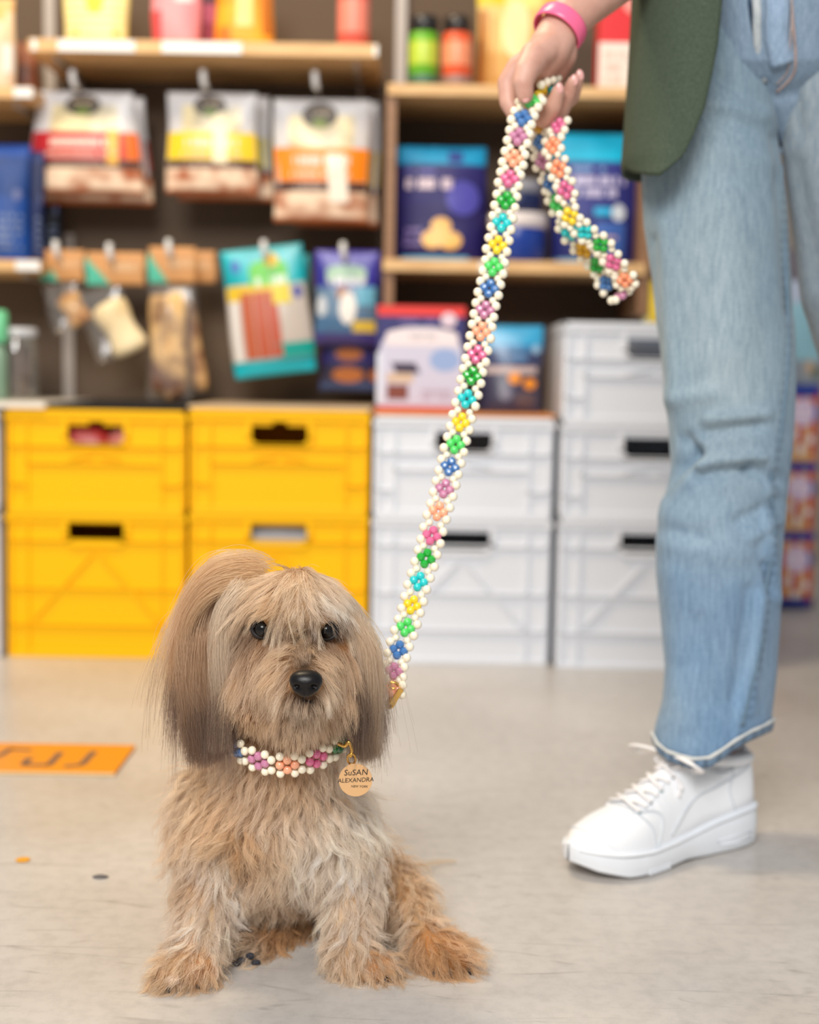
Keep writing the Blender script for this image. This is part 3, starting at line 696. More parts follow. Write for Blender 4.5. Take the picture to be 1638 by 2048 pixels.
p.body(bands((0, (246, 166, 40)), (0.6, (240, 150, 30))), MATTE); p.patch('pale_panel', 0.38, 0.66, 0.3, 0.95, M_((250, 214, 130))); p.patch('brown_corner', 0.82, 0.98, 0.2, 0.9, M_((196, 110, 30))); p.patch('orange_spot', 0.06, 0.3, 0.06, 0.3, M_((240, 120, 40)), 'e')
lathe_thing('treat_tin', 'tall coral red tin at the right end of the top shelf', 'tin', 703, 3.25, Z_A + 0.0008,
    [('tin_body', [(0.0325, 0), (0.0355, 0.002), (0.0355, 0.125), (0.034, 0.13)], mat((236, 104, 90), 0.35)), ('lid', [(0.0365, 0.127), (0.0365, 0.142), (0.033, 0.145)], mat((220, 210, 205), 0.3)), ('label', [(0.0358, 0.03), (0.0359, 0.031), (0.0359, 0.1), (0.0358, 0.101)], mat((246, 140, 120), 0.4))])
for px, lab, bc, lc, cap in [(842, 'jar with bright green label and black cap on the right upper shelf', (104, 176, 40), (190, 214, 70), (36, 34, 34)), (908, 'jar with orange red label and black cap on the right upper shelf', (232, 92, 50), (244, 150, 110), (40, 32, 28))]:
    t, x = lathe_thing('seasoning_jar', lab, 'jar', px, 3.24, Z_D + 0.0008,
        [('jar_body', [(0.030, 0), (0.033, 0.003), (0.033, 0.112), (0.030, 0.118)], mat(bc, 0.3)), ('cap', [(0.031, 0.118), (0.032, 0.119), (0.032, 0.149), (0.030, 0.152)], mat(cap, 0.3)), ('label_band', [(0.0334, 0.045), (0.0336, 0.046), (0.0336, 0.095), (0.0334, 0.096)], mat(lc, 0.35)), ('foot_band', [(0.0333, 0.004), (0.0335, 0.005), (0.0335, 0.022), (0.0333, 0.023)], mat((70, 110, 90) if px < 870 else (150, 120, 110), 0.4))], 'seasoning jars')
p = pk('tall golden kraft treat sack behind the hand on the upper shelf', 'treat_sack', 'sack', (955, -40, 1092, 166), 3.26, 0.035, stand_z=Z_D, seed=51)
p.body(bands((0, (222, 170, 90)), (0.35, (236, 196, 120)), (0.8, (250, 220, 130))), MATTE); p.patch('brown_stripe', 0.03, 0.14, 0.05, 0.75, M_((180, 110, 50))); p.patch('yellow_top', 0.0, 0.4, 0.80, 0.98, M_((226, 196, 20))); p.patch('pale_picture', 0.36, 0.78, 0.3, 0.85, M_((248, 228, 170)), 'e'); p.patch('brown_stripe', 0.2, 0.26, 0.1, 0.7, M_((200, 140, 70)))
p = pk('orange brown treat sack peeking out behind the hand', 'treat_sack', 'sack', (1050, -40, 1130, 168), 3.36, 0.03, stand_z=Z_D, seed=52)
p.body(bands((0, (232, 150, 60)), (0.5, (244, 190, 90))), MATTE); p.patch('cream_panel', 0.3, 0.9, 0.4, 0.8, M_((250, 216, 130)))

def carton(name, label, cat, px0, px1, z, top_py, Y, depth, m, rot=0.0):
    a, b = P(px0, 300, Y)[0], P(px1, 300, Y)[0]; h = P((px0 + px1) / 2, top_py, Y)[2] - z
    p = Pack(name, label, cat, ((a + b) / 2, Y + 0.0016, z + 0.0006), b - a, h, 0.0, stand=True, rot=rot)
    w = b - a; o = MB().box(-w / 2, w / 2, 0, depth, 0, h); M = Matrix(p.M.tolist()); o.xf(M).build('carton', m, p.t, bevel=0.002)
    p.loc = lambda u, v, side=-1, off=0.0: np.stack([(np.asarray(u) - .5) * w, -off + np.zeros_like(np.asarray(u, float)), np.asarray(v) * h], -1)
    return p
p = carton('treat_carton', 'red carton with white lower half on the upper shelf beside the coat', 'carton', 1192, 1300, Z_D, -30, 3.24, 0.07, M_((222, 12, 20)))
p.patch('white_panel', 0.0, 1.0, 0.0, 0.46, M_((240, 226, 214))); p.patch('pink_oval', 0.42, 0.98, 0.72, 0.92, M_((250, 150, 140)), 'e'); p.patch('red_berry', 0.56, 0.80, 0.22, 0.36, M_((220, 30, 24)), 'e', off=0.0015); p.patch('gold_slash', 0.68, 0.86, 0.46, 0.72, M_((240, 170, 90)), off=0.0013, skew=0.3); p.words(0.1, 0.5, 0.05, 0.4, M_((226, 196, 180)), 3)

NAVY = (36, 28, 92)
p = pk('dark blue pouch with sky blue top and golden biscuits, on the middle shelf', 'biscuit_pouch', 'pouch', (788, 288, 974, 518), 3.24, 0.04, stand_z=Z_E, seed=61, group='navy biscuit pouches')
p.body(bands((0, NAVY), (0.5, (38, 32, 100)), (0.83, (10, 150, 200))), MATTE); p.patch('dark_notch', 0.58, 0.74, 0.86, 0.95, M_((40, 60, 140))); p.patch('blue_foot', 0.08, 0.82, 0.01, 0.045, M_((110, 190, 232)))
p.words(0.10, 0.62, 0.62, 0.72, M_((226, 204, 214)), 1, fill=0.9); p.words(0.1, 0.5, 0.75, 0.80, M_((110, 110, 190)), 1); p.patch('violet_shape', 0.56, 0.92, 0.40, 0.70, M_((78, 74, 170)), 'e', off=0.0007); p.words(0.1, 0.3, 0.12, 0.3, M_((130, 110, 170)), 3)
for a, b, c, d in ((0.40, 0.62, 0.23, 0.38), (0.30, 0.54, 0.11, 0.27), (0.48, 0.74, 0.10, 0.26)): p.patch('biscuit_picture', a, b, c, d, M_((244, 190, 104)), 'e', off=0.0014)
p = pk('dark blue pouch with bright cyan top beside the coat hem, middle shelf', 'biscuit_pouch', 'pouch', (1108, 262, 1280, 524), 3.24, 0.04, stand_z=Z_E, seed=62, group='navy biscuit pouches')
p.body(bands((0, (38, 44, 116)), (0.4, (44, 50, 130)), (0.78, (0, 186, 226))), MATTE); p.words(0.12, 0.84, 0.50, 0.68, M_((206, 200, 232)), 2, fill=0.75); p.words(0.2, 0.6, 0.70, 0.75, M_((130, 180, 230)), 1); p.patch('cyan_tag', 0.48, 0.68, 0.37, 0.43, M_((20, 176, 226))); p.patch('white_badge', 0.68, 0.84, 0.33, 0.46, M_((214, 224, 236)), 'e', off=0.0014); p.patch('blue_panel', 0.5, 0.84, 0.06, 0.32, M_((60, 100, 180)), off=0.0007); p.words(0.5, 0.78, 0.18, 0.22, M_((220, 180, 170)), 1); p.patch('cyan_foot', 0.0, 0.8, 0.01, 0.04, M_((140, 190, 220)))
p = pk('blue pouch squeezed in at the right end of the middle shelf', 'biscuit_pouch', 'pouch', (1244, 300, 1276, 526), 3.33, 0.02, stand_z=Z_E, seed=63, group='navy biscuit pouches')
p.body(bands((0, (40, 48, 120)), (0.8, (130, 220, 190))), MATTE); p.patch('pale_edge', 0.7, 0.95, 0.3, 0.8, M_((170, 190, 220)))
lathe_thing('supplement_jar', 'squat navy jar with white band behind the leash, middle shelf', 'jar', 1037, 3.26, Z_E + 0.0008,
    [('jar_body', [(0.055, 0), (0.062, 0.004), (0.062, 0.085), (0.060, 0.088)], mat((24, 60, 150), 0.3)), ('white_band', [(0.0625, 0.075), (0.066, 0.078), (0.066, 0.104), (0.062, 0.108)], mat((226, 216, 214), 0.4)), ('cap', [(0.052, 0.108), (0.052, 0.15), (0.050, 0.152)], mat((20, 34, 80), 0.35)), ('cap_top', [(0.046, 0.152), (0.050, 0.154), (0.050, 0.178), (0.046, 0.182)], mat((150, 150, 158), 0.35))])

# on the white crates
p = carton('treat_carton', 'treat carton with red top and snowy picture on the white crates', 'carton', 760, 938, ZBOX, 612, 3.12, 0.075, M_((46, 44, 110)))
p.patch('red_band', 0.0, 1.0, 0.90, 1.0, M_((226, 52, 44))); p.patch('arched_picture', 0.02, 0.98, 0.05, 0.80, M_((206, 204, 226)), 'd', off=0.0007); p.patch('snow_cap', 0.10, 0.92, 0.62, 0.785, M_((238, 226, 230)), 'd', off=0.0012)
p.patch('round_badge', 0.72, 0.90, 0.80, 0.94, M_((228, 206, 220)), 'e', off=0.0016); p.words(0.26, 0.66, 0.83, 0.88, M_((130, 110, 170)), 1); p.patch('dark_hill', 0.22, 0.5, 0.36, 0.46, M_((66, 56, 80)), off=0.0014, skew=-0.6); p.patch('sky_shape', 0.6, 0.95, 0.38, 0.6, M_((150, 174, 220)), 'e', off=0.0010); p.patch('sand_shape', 0.12, 0.42, 0.27, 0.36, M_((214, 186, 160)), off=0.0012); p.patch('brown_picture', 0.12, 0.36, 0.11, 0.25, M_((128, 66, 52)), off=0.0016); p.words(0.5, 0.86, 0.10, 0.22, M_((190, 170, 190)), 2); p.patch('red_foot', 0.0, 1.0, 0.0, 0.045, M_((214, 84, 64)), off=0.0012); p.patch('white_edge', 0.0, 0.07, 0.06, 0.55, M_((222, 228, 244)), off=0.0014); p.words(0.34, 0.66, 0.68, 0.74, M_((196, 186, 190)), 2, off=0.0018)
p = pk('dark pouch with blue top and orange spots leaning beside the carton', 'snack_pouch', 'pouch', (962, 650, 1086, 822), 3.14, 0.03, stand_z=ZBOX, seed=71, tilt=0.0)
p.body(bands((0, (60, 58, 84)), (0.52, (52, 62, 104)), (0.70, (50, 120, 170)), (0.78, (50, 158, 206))), GLOSS); p.patch('beige_strip', 0.0, 0.92, 0.45, 0.53, M_((196, 178, 176))); p.patch('orange_spot', 0.44, 0.66, 0.33, 0.46, M_((240, 150, 40)), 'e', off=0.0014); p.patch('orange_spot', 0.70, 0.92, 0.27, 0.40, M_((240, 150, 40)), 'e', off=0.0014); p.patch('round_badge', 0.82, 0.95, 0.68, 0.78, M_((150, 190, 220)), 'e', off=0.0014); p.words(0.3, 0.75, 0.58, 0.68, M_((100, 150, 200)), 1); p.patch('grey_shape', 0.3, 0.52, 0.14, 0.30, M_((110, 108, 130)), 'e'); p.patch('brown_shape', 0.55, 0.9, 0.06, 0.24, M_((96, 78, 84)), 'e')
ZW = HB + 0.006 + 2 * HS - 0.02
p = pk('yellow pouch standing on the topmost white crate beside the jeans', 'snack_pouch', 'pouch', (1288, 560, 1350, 640), 3.2, 0.02, stand_z=ZW + 0.001, seed=72)
p.body(bands((0, (240, 206, 30))), MATTE); p.patch('pale_edge', 0.02, 0.16, 0.05, 0.9, M_((232, 222, 170)))

# left edge
p = pk('pale peach sack cut by the left edge on the second shelf', 'treat_sack', 'sack', (-60, -10, 24, 168), 3.24, 0.025, stand_z=Z_B, seed=81)
p.body(bands((0, (222, 196, 172)), (0.5, (236, 206, 170)), (0.85, (226, 180, 120))), MATTE); p.patch('white_patch', 0.75, 0.95, 0.2, 0.5, M_((232, 228, 224))); p.patch('orange_patch', 0.6, 0.8, 0.75, 0.9, M_((236, 170, 80)))
p = pk('brown paper sack behind the peach one on the second shelf', 'treat_sack', 'sack', (8, 80, 72, 168), 3.34, 0.025, stand_z=Z_B, seed=82)
p.body(bands((0, (112, 60, 36)), (0.6, (140, 80, 50))), MATTE); p.patch('dark_label', 0.3, 0.7, 0.3, 0.6, M_((90, 44, 28)))
for k, (r, Y, c, lab) in enumerate([((-80, 284, 52, 514), 3.24, (20, 70, 150), 'royal blue food sack with pale print on the left shelf'), ((56, 300, 84, 514), 3.25, (30, 44, 92), 'narrow navy food sack with grey print on the left shelf'), ((60, 330, 118, 512), 3.36, (16, 20, 34), 'near black food sack at the back of the left shelf')]):
    p = pk(lab, 'food_sack', 'sack', r, Y, 0.035 if k == 0 else 0.02, stand_z=Z_C, seed=83 + k, group='blue food sacks on the left shelf')
    p.body(bands((0, c), (0.55, tuple(int(q * 0.85) for q in c)), (0.9, tuple(min(255, int(q * 1.15)) for q in c))), MATTE)
    p.words(0.55, 0.92, 0.08, 0.42, M_((110, 126, 160)), 5, fill=0.5); p.patch('pale_spot', 0.78, 0.9, 0.52, 0.62, M_((90, 100, 150)), 'e')
x = P(34, 700, 3.2)[0]; zj = ZT + 0.0146
t = thing('storage_jar', 'glass storage jar with metal lid and brown chews, left edge', 'jar', (x, 3.2, zj))
MB().lathe([(0.042, 0.0005), (0.045, 0.004), (0.045, 0.130), (0.040, 0.140)], (x, 3.2, zj), 28).build('glass', film_mat('jar_glass', (0.93, 0.97, 0.95), 0.16, 0.05), t, smooth=True)
MB().lathe([(0.043, 0.140), (0.045, 0.142), (0.045, 0.155), (0.040, 0.160)], (x, 3.2, zj), 28).build('lid', mat((200, 204, 212), 0.3), t, smooth=True)
for k in range(6):
    a = k * 1.05; c = np.array([x + 0.022 * math.cos(a), 3.2 + 0.022 * math.sin(a), zj + 0.006])
    MB().tube([c, c + np.array([0.004 * math.sin(a), 0.004, 0.105 + 0.01 * (k % 2)])], 0.008, 8).build('chew_stick', M_((96, 66, 54)), t, smooth=True)
x = P(-4, 700, 3.14)[0]
t, _ = lathe_thing('spray_bottle', 'green topped bottle cut by the left picture edge', 'bottle', -6, 3.14, ZT + 0.0148,
    [('bottle', [(0.018, 0), (0.020, 0.003), (0.020, 0.10), (0.012, 0.125)], mat((120, 150, 130), 0.3)), ('cap', [(0.020, 0.126), (0.021, 0.128), (0.021, 0.190), (0.016, 0.196)], mat((110, 200, 150), 0.35))])

# ------------------------------------------------------------------ rack of striped bags beyond the person
YR = 3.84
zb0 = 0.0
x0 = P(1514, 1000, YR)[0]; x1 = P(1632, 1000, YR)[0]
rk = thing('display_rack', 'dark display rack holding the striped snack bags behind the jeans', 'rack', ((x0 + x1) / 2, YR + 0.12, 0))
MB().box(x0 + 0.01, x1 + 0.02, YR + 0.05, YR + 0.25, 0.0, 0.03).build('base', mat((40, 34, 40), 0.5), rk, bevel=0.003)
for xx in (x0 + 0.02, x1 - 0.02): MB().box(xx - 0.008, xx + 0.008, YR + 0.07, YR + 0.09, 0.03, 1.0).build('post', mat((60, 56, 60), 0.4), rk)
MB().box(x0, x1, YR + 0.055, YR + 0.062, 0.03, 0.98).build('back_sheet', mat((120, 112, 120), 0.5), rk)
for k, (y0, y1, sh) in enumerate([(768, 926, 12), (926, 1066, 5), (1064, 1222, 0)]):
    lab = ['uppermost', 'middle', 'lowest'][k] + ' red striped snack bag with blue band on the rack behind the jeans'
    p = pk(lab, 'striped_snack_bag', 'bag', (1512 + sh, y0, 1630 + sh, y1 if k < 2 else 1216), YR + 0.005, 0.018, seed=91 + k, group='striped snack bags on the rack')
    p.body(lambda u, v: np.tile(lin((240, 190, 132)), (len(u), 1)), GLOSS, nu=60)
    for us in (0.08, 0.36, 0.60, 0.84): p.patch('red_stripe', us, us + 0.12, 0.02, 0.92, M_((196, 24, 28)), off=0.0007)
    p.patch('blue_band', 0.0, 1.0, 0.84 if k == 0 else 0.88, 1.0, M_((16, 50, 150)))
    if k == 2: p.patch('blue_band', 0.0, 1.0, 0.0, 0.13, M_((16, 50, 150)))
    l = p.patch('round_logo', 0.48, 0.90, 0.46, 0.82, M_((224, 196, 224)), 'e', off=0.0014); p.patch('logo_crescent', 0.84, 0.98, 0.52, 0.76, M_((30, 60, 160)), 'e', off=0.0011, parent=l); p.words(0.52, 0.86, 0.54, 0.74, M_((250, 236, 244)), 2, off=0.0019, parent=l)
    for uu, vv in ((0.50, 0.30), (0.78, 0.24), (0.62, 0.12)): p.patch('white_popcorn', uu, uu + 0.12, vv, vv + 0.12, M_((244, 236, 236)), 'e', off=0.0014)
p = pk('pale blue snack bag hanging at the top of the rack behind the jeans', 'treat_bag', 'bag', (1560, 560, 1650, 770), YR + 0.005, 0.018, seed=97)
p.body(bands((0, (150, 160, 170)), (0.25, (150, 200, 214)), (0.8, (190, 200, 220))), GLOSS); p.patch('blue_mark', 0.48, 0.66, 0.78, 0.9, M_((70, 110, 210)), 'e'); p.patch('sand_mark', 0.6, 0.8, 0.1, 0.24, M_((210, 180, 150)), 'e'); p.patch('green_mark', 0.76, 0.96, 0.05, 0.2, M_((90, 110, 96)), 'e')

# ------------------------------------------------------------------ on the floor
c0, c1 = PF(272, 1497), PF(228, 1553)
t = thing('floor_card', 'orange card with dark scrawled lettering lying on the floor', 'card', ((c0[0] - 0.22), (c0[1] + c1[1]) / 2, 0))
xr = (c0[0] + c1[0]) / 2
MB().box(xr - 0.5, xr, c1[1], c0[1], 0.0006, 0.006).build('card_sheet', mat((232, 146, 30), 0.45, 0.4, bump=(50, 0.1, 0.001)), t, bevel=0.001)
MB().box(xr - 0.5, xr, c1[1] - 0.0008, c1[1] - 0.0002, 0.001, 0.0055).build('pale_edge', mat((240, 200, 140), 0.5), t)
INK = mat((124, 92, 72), 0.6)
for strokes in ([(-.38, .10, -.35, .04), (-.35, .04, -.31, .03), (-.31, .03, -.30, .10)], [(-.262, .13, -.262, .04), (-.262, .04, -.30, .025)], [(-.195, .13, -.20, .085), (-.20, .085, -.225, .05), (-.225, .05, -.195, .04), (-.195, .125, -.16, .12)], [(-.11, .11, -.11, .035), (-.11, .035, -.15, .035), (-.15, .035, -.15, .075)], [(-.058, .12, -.06, .04), (-.06, .04, -.085, .03)]):
    mb = MB()
    for a, b, c, d in strokes: mb.bar((xr + a, c1[1] + b, 0.0062), (xr + c, c1[1] + d, 0.0062), 0.012, 0.0006, up=(0, 0, 1))
    mb.build('ink_letter', INK, t)
q = PF(46, 1721); o = MB().lathe([(0.0085, 0.0004), (0.009, 0.0008), (0.009, 0.0016), (0.008, 0.002)], (q[0], q[1], 0), 20).build('round_sticker', mat((226, 158, 30), 0.5), smooth=False); tag(o, 'tiny round yellow sticker on the floor at the left', 'sticker')
q = PF(201, 1755); v = MB().lathe([(0.006, 0.0003), (0.0075, 0.0012), (0.004, 0.003)], (0, 0, 0), 14); v.v = [w * np.array([1.35, 0.8, 1]) + np.array([q[0], q[1], 0]) for w in v.v]
o = v.build('kibble_crumb', mat((96, 92, 90), 0.7), smooth=True); tag(o, 'small grey crumb on the floor left of the dog', 'crumb')
# ------------------------------------------------------------------ the person
def denim_material(name='denim', light=(150, 168, 182), dark=(104, 132, 162)):
    m, nt, b = nodes_mat(name); tc = N(nt, 'ShaderNodeTexCoord')
    n = N(nt, 'ShaderNodeTexNoise'); n.inputs['Scale'].default_value = 7; n.inputs['Detail'].default_value = 4; nt.links.new(tc.outputs['Object'], n.inputs['Vector'])
    mp = N(nt, 'ShaderNodeMapping'); mp.inputs['Scale'].default_value = (260, 260, 34); nt.links.new(tc.outputs['Object'], mp.inputs['Vector'])
    s = N(nt, 'ShaderNodeTexNoise'); s.inputs['Scale'].default_value = 1; s.inputs['Detail'].default_value = 3; nt.links.new(mp.outputs[0], s.inputs['Vector'])
    mp2 = N(nt, 'ShaderNodeMapping'); mp2.inputs['Scale'].default_value = (600, 600, 420); nt.links.new(tc.outputs['Object'], mp2.inputs['Vector'])
    s2 = N(nt, 'ShaderNodeTexNoise'); s2.inputs['Scale'].default_value = 1; s2.inputs['Detail'].default_value = 2; nt.links.new(mp2.outputs[0], s2.inputs['Vector'])
    a = N(nt, 'ShaderNodeAttribute', attribute_name='paint')
    c1 = ramp(nt, n.outputs['Fac'], [(0.3, (0.86, 0.88, 0.90)), (0.7, (1.08, 1.07, 1.06))])
    c2 = ramp(nt, s.outputs['Fac'], [(0.3, (0.80, 0.83, 0.86)), (0.7, (1.14, 1.12, 1.10))])
    c3 = ramp(nt, s2.outputs['Fac'], [(0.3, (0.84, 0.86, 0.89)), (0.7, (1.12, 1.10, 1.08))])
    col = a.outputs['Color']
    for c in (c1, c2, c3):
        mx = N(nt, 'ShaderNodeMix', data_type='RGBA', blend_type='MULTIPLY'); mx.inputs[0].default_value = 1
        nt.links.new(col, mx.inputs[6]); nt.links.new(c, mx.inputs[7]); col = mx.outputs[2]
    nt.links.new(col, b.inputs['Base Color'])
    b.inputs['Roughness'].default_value = 0.85; b.inputs['Specular IOR Level'].default_value = 0.15; b.inputs['Sheen Weight'].default_value = 0.15
    bp = N(nt, 'ShaderNodeBump'); bp.inputs['Strength'].default_value = 0.25; bp.inputs['Distance'].default_value = 0.001
    nt.links.new(s2.outputs['Fac'], bp.inputs['Height']); nt.links.new(bp.outputs[0], b.inputs['Normal'])
    return m
DENIM = denim_material()
person = thing('person', 'person in pale blue jeans, olive jacket and white sneakers holding the beaded leash', 'person', P(1440, 1690, 1.86) * np.array([1, 1, 0]))
SKIN_M, nt, b_ = nodes_mat('skin')
n_ = N(nt, 'ShaderNodeTexNoise'); n_.inputs['Scale'].default_value = 40; n_.inputs['Detail'].default_value = 4
tc_ = N(nt, 'ShaderNodeTexCoord'); nt.links.new(tc_.outputs['Object'], n_.inputs['Vector'])
nt.links.new(ramp(nt, n_.outputs['Fac'], [(0.3, lin((196, 146, 128))), (0.7, lin((214, 168, 150)))]), b_.inputs['Base Color'])
b_.inputs['Roughness'].default_value = 0.5; b_.inputs['Subsurface Weight'].default_value = 0.25; b_.inputs['Subsurface Radius'].default_value = (0.02, 0.008, 0.005); b_.inputs['Subsurface Scale'].default_value = 0.25
YA = 1.72
arm = [[(1124, 52, 1.735, 41), (1165, 10, 1.75, 46), (1250, -62, 1.79, 55), (1370, -170, 1.86, 62)], [(1370, -170, 1.86, 62), (1460, -420, 1.93, 66), (1500, -560, 1.96, 78)]]
hand = [
    [(1124, 52, 1.735, 41), (1100, 98, 1.722, 43), (1078, 128, 1.722, 36)],
    [(1124, 60, 1.735, 36), (1118, 110, 1.737, 36), (1105, 140, 1.745, 32)],
    [(1100, 92, 1.715, 33), (1070, 112, 1.697, 30), (1053, 142, 1.682, 24.5), (1046, 165, 1.677, 21), (1050, 190, 1.678, 17)],          # thumb
    [(1072, 120, 1.722, 30), (1036, 134, 1.727, 23), (1014, 166, 1.727, 19.5), (1017, 205, 1.722, 18), (1036, 238, 1.716, 16), (1052, 246, 1.712, 14)],  # index
    [(1080, 130, 1.735, 30), (1052, 165, 1.745, 22), (1056, 218, 1.748, 19.5), (1088, 238, 1.733, 18.5), (1108, 210, 1.716, 17), (1117, 182, 1.706, 13.5)],
    [(1092, 138, 1.745, 28), (1080, 180, 1.758, 21), (1094, 226, 1.758, 19), (1122, 219, 1.742, 18), (1138, 188, 1.724, 15.5), (1146, 164, 1.714, 12.5)],
    [(1105, 138, 1.75, 27), (1108, 180, 1.766, 19), (1122, 212, 1.768, 16.5), (1143, 196, 1.752, 15), (1152, 172, 1.738, 13), (1158, 154, 1.73, 11)]]
torso = [[(1545, -560, 2.0, 150), (1560, -200, 2.0, 120), (1570, 40, 2.0, 100)], [(1560, 40, 2.0, 100), (1470, 160, 1.95, 70), (1435, 620, 1.90, 70), (1440, 940, 1.89, 72), (1435, 1180, 1.90, 62), (1440, 1480, 1.90, 38), (1440, 1580, 1.90, 36)],
         [(1600, 60, 2.0, 95), (1690, 180, 2.0, 70), (1770, 620, 2.0, 70), (1800, 1480, 2.0, 38)]]
body = from_spheres('body', blob_spheres(arm + hand + torso), 0.0022, 4, SKIN_M, person)
# nails
NAIL = mat((226, 168, 160), 0.25, 0.6)
for (px, py, Y), dx, dy in [((1052, 194, 1.672), 0.2, 1), ((1119, 176, 1.700), 0.2, -1), ((1149, 160, 1.709), 0.25, -1), ((1160, 150, 1.726), 0.25, -1)]:
    c = P(px, py, Y); k = MB(); k.ball((0, 0, 0), 0.0062, 12, 8, (0.75, 0.35, 1.1)); k.xf(Matrix.Translation(Vector(c)) @ Matrix.Rotation(-0.2 if dy < 0 else 0.15, 4, 'Y')); k.build('fingernail', NAIL, person, smooth=True)
# pink band on the wrist
ax = P(1165, 10, 1.75) - P(1100, 98, 1.722); ax /= np.linalg.norm(ax)
c = P(1120, 56, 1.733); n_seg = 48
u = np.cross(ax, (0, 0.3, 1)); u /= np.linalg.norm(u); w = np.cross(ax, u)
prof = [(-0.5, 0), (-0.46, 0.6), (-0.3, 1), (0.3, 1), (0.46, 0.6), (0.5, 0), (0.3, -0.4), (-0.3, -0.4)]
v = []; f = []
for i in range(n_seg):
    a = 2 * math.pi * i / n_seg; d = math.cos(a) * u + math.sin(a) * w
    for s_, t_ in prof: v.append(c + ax * (s_ * 0.020) + d * (0.0300 + 0.0022 * t_))
for i in range(n_seg):
    for q in range(8): f.append((i * 8 + q, i * 8 + (q + 1) % 8, ((i + 1) % n_seg) * 8 + (q + 1) % 8, ((i + 1) % n_seg) * 8 + q))
o = mesh('wristband', v, f, mat((246, 108, 150), 0.3, 0.5), person); o['label'] = 'pink rubber wristband'

# jeans: two legs and the seat, folded cloth
JL = [(-250, 1300), (0, 1290), (200, 1278), (360, 1283), (450, 1286), (560, 1304), (640, 1311), (780, 1326), (860, 1336), (930, 1341), (980, 1331), (1030, 1316), (1080, 1311), (1150, 1313), (1250, 1324), (1330, 1330), (1400, 1323), (1450, 1308), (1500, 1302)]
JR = [(-250, 1545), (0, 1540), (150, 1546), (280, 1562), (400, 1578), (600, 1590), (760, 1594), (900, 1587), (970, 1577), (1060, 1567), (1150, 1562), (1250, 1559), (1350, 1553), (1430, 1545), (1500, 1544)]
HEM = [(1300, 1466), (1312, 1488), (1335, 1505), (1385, 1519), (1420, 1516), (1442, 1502), (1470, 1481), (1500, 1463), (1530, 1450), (1546, 1440)]
FOLDS = [  # px,py -> px,py valley/ridge: amplitude (m, + out), sigma px
    (1330, 985, 1392, 912, -0.013, 16), (1392, 912, 1372, 880, -0.008, 14), (1300, 1010, 1400, 930, 0.010, 18), (1400, 950, 1500, 938, -0.008, 14), (1500, 938, 1560, 960, -0.006, 14),
    (1400, 925, 1520, 915, 0.006, 14), (1410, 865, 1520, 850, -0.006, 14), (1420, 840, 1530, 830, 0.005, 14), (1330, 800, 1420, 790, 0.004, 18), (1320, 1060, 1400, 1075, -0.004, 16), (1340, 1090, 1480, 1110, 0.003, 24), (1480, 1040, 1560, 1000, -0.005, 14), (1500, 1075, 1560, 1040, 0.004, 12),
    (1540, 1080, 1555, 1200, 0.006, 10), (1530, 1130, 1545, 1180, -0.006, 9), (1500, 1180, 1470, 1400, -0.004, 14), (1520, 1200, 1500, 1420, 0.004, 14), (1340, 1150, 1345, 1400, 0.003, 26), (1400, 1250, 1405, 1460, -0.003, 26),
    (1330, 450, 1345, 800, 0.005, 22), (1310, 480, 1322, 760, -0.004, 10), (1430, 150, 1520, 210, -0.004, 16), (1400, 230, 1540, 262, -0.003, 18), (1400, 200, 1530, 230, 0.003, 16), (1440, 300, 1560, 330, 0.003, 24), (1560, 280, 1590, 620, -0.010, 16), (1450, 400, 1470, 700, 0.003, 40)]
def leg_mesh(Lx, Rx, y0, hem, Yc, nd, folds, hd_f, cols, seed, ntheta=150, nrow=260, backhem=1470):
    th = np.linspace(0, 2 * np.pi, ntheta, endpoint=False); t = np.linspace(0, 1, nrow)
    T, TH = np.meshgrid(t, th, indexing='ij')
    hx = np.array(hem, float); xl, xr = hx[0, 0], hx[-1, 0]
    xe = (xl + xr) / 2 - (xr - xl) / 2 * np.cos(th)
    ye = np.where(np.sin(th) >= 0, np.interp(xe, hx[:, 0], hx[:, 1]), np.interp(xe, [xl, xr], [hx[0, 1], hx[-1, 1]]) + (backhem - (hx[0, 1] + hx[-1, 1]) / 2) * np.abs(np.sin(th)))
    PY = y0 + (ye[None, :] - y0) * T
    L = interp(PY, Lx); R = interp(PY, Rx)
    PX = (L + R) / 2 - (R - L) / 2 * np.cos(TH)
    Yce = interp(PY, Yc) if isinstance(Yc, list) else np.full_like(PY, Yc)
    hwm = (R - L) / 2 * Yce / FPX
    base = P(PX, PY, Yce - hwm * hd_f * np.sin(TH))
    nrm = np.stack([-np.cos(TH), -np.sin(TH), np.zeros_like(TH)], -1)
    d = np.zeros_like(PX); front = np.clip(np.sin(TH) + 0.25, 0, 1)
    for ax_, ay, bx, by, amp, sg in folds:
        vx, vy = bx - ax_, by - ay; tt = np.clip(((PX - ax_) * vx + (PY - ay) * vy) / (vx * vx + vy * vy), 0, 1)
        dd = np.hypot(PX - ax_ - tt * vx, PY - ay - tt * vy); d += 1.35 * amp * np.exp(-(dd / sg) ** 2) * front
    d += 0.0018 * vnoise(base * np.array([1, 1, 0.6]), 26, seed, 3)
    v = base + nrm * d[..., None]
    f = []
    for i in range(nrow - 1):
        for q in range(ntheta):
            r = (q + 1) % ntheta; f.append((i * ntheta + q, (i + 1) * ntheta + q, (i + 1) * ntheta + r, i * ntheta + r))
    return v, f, PX, PY, TH, cols(PX, PY, TH)
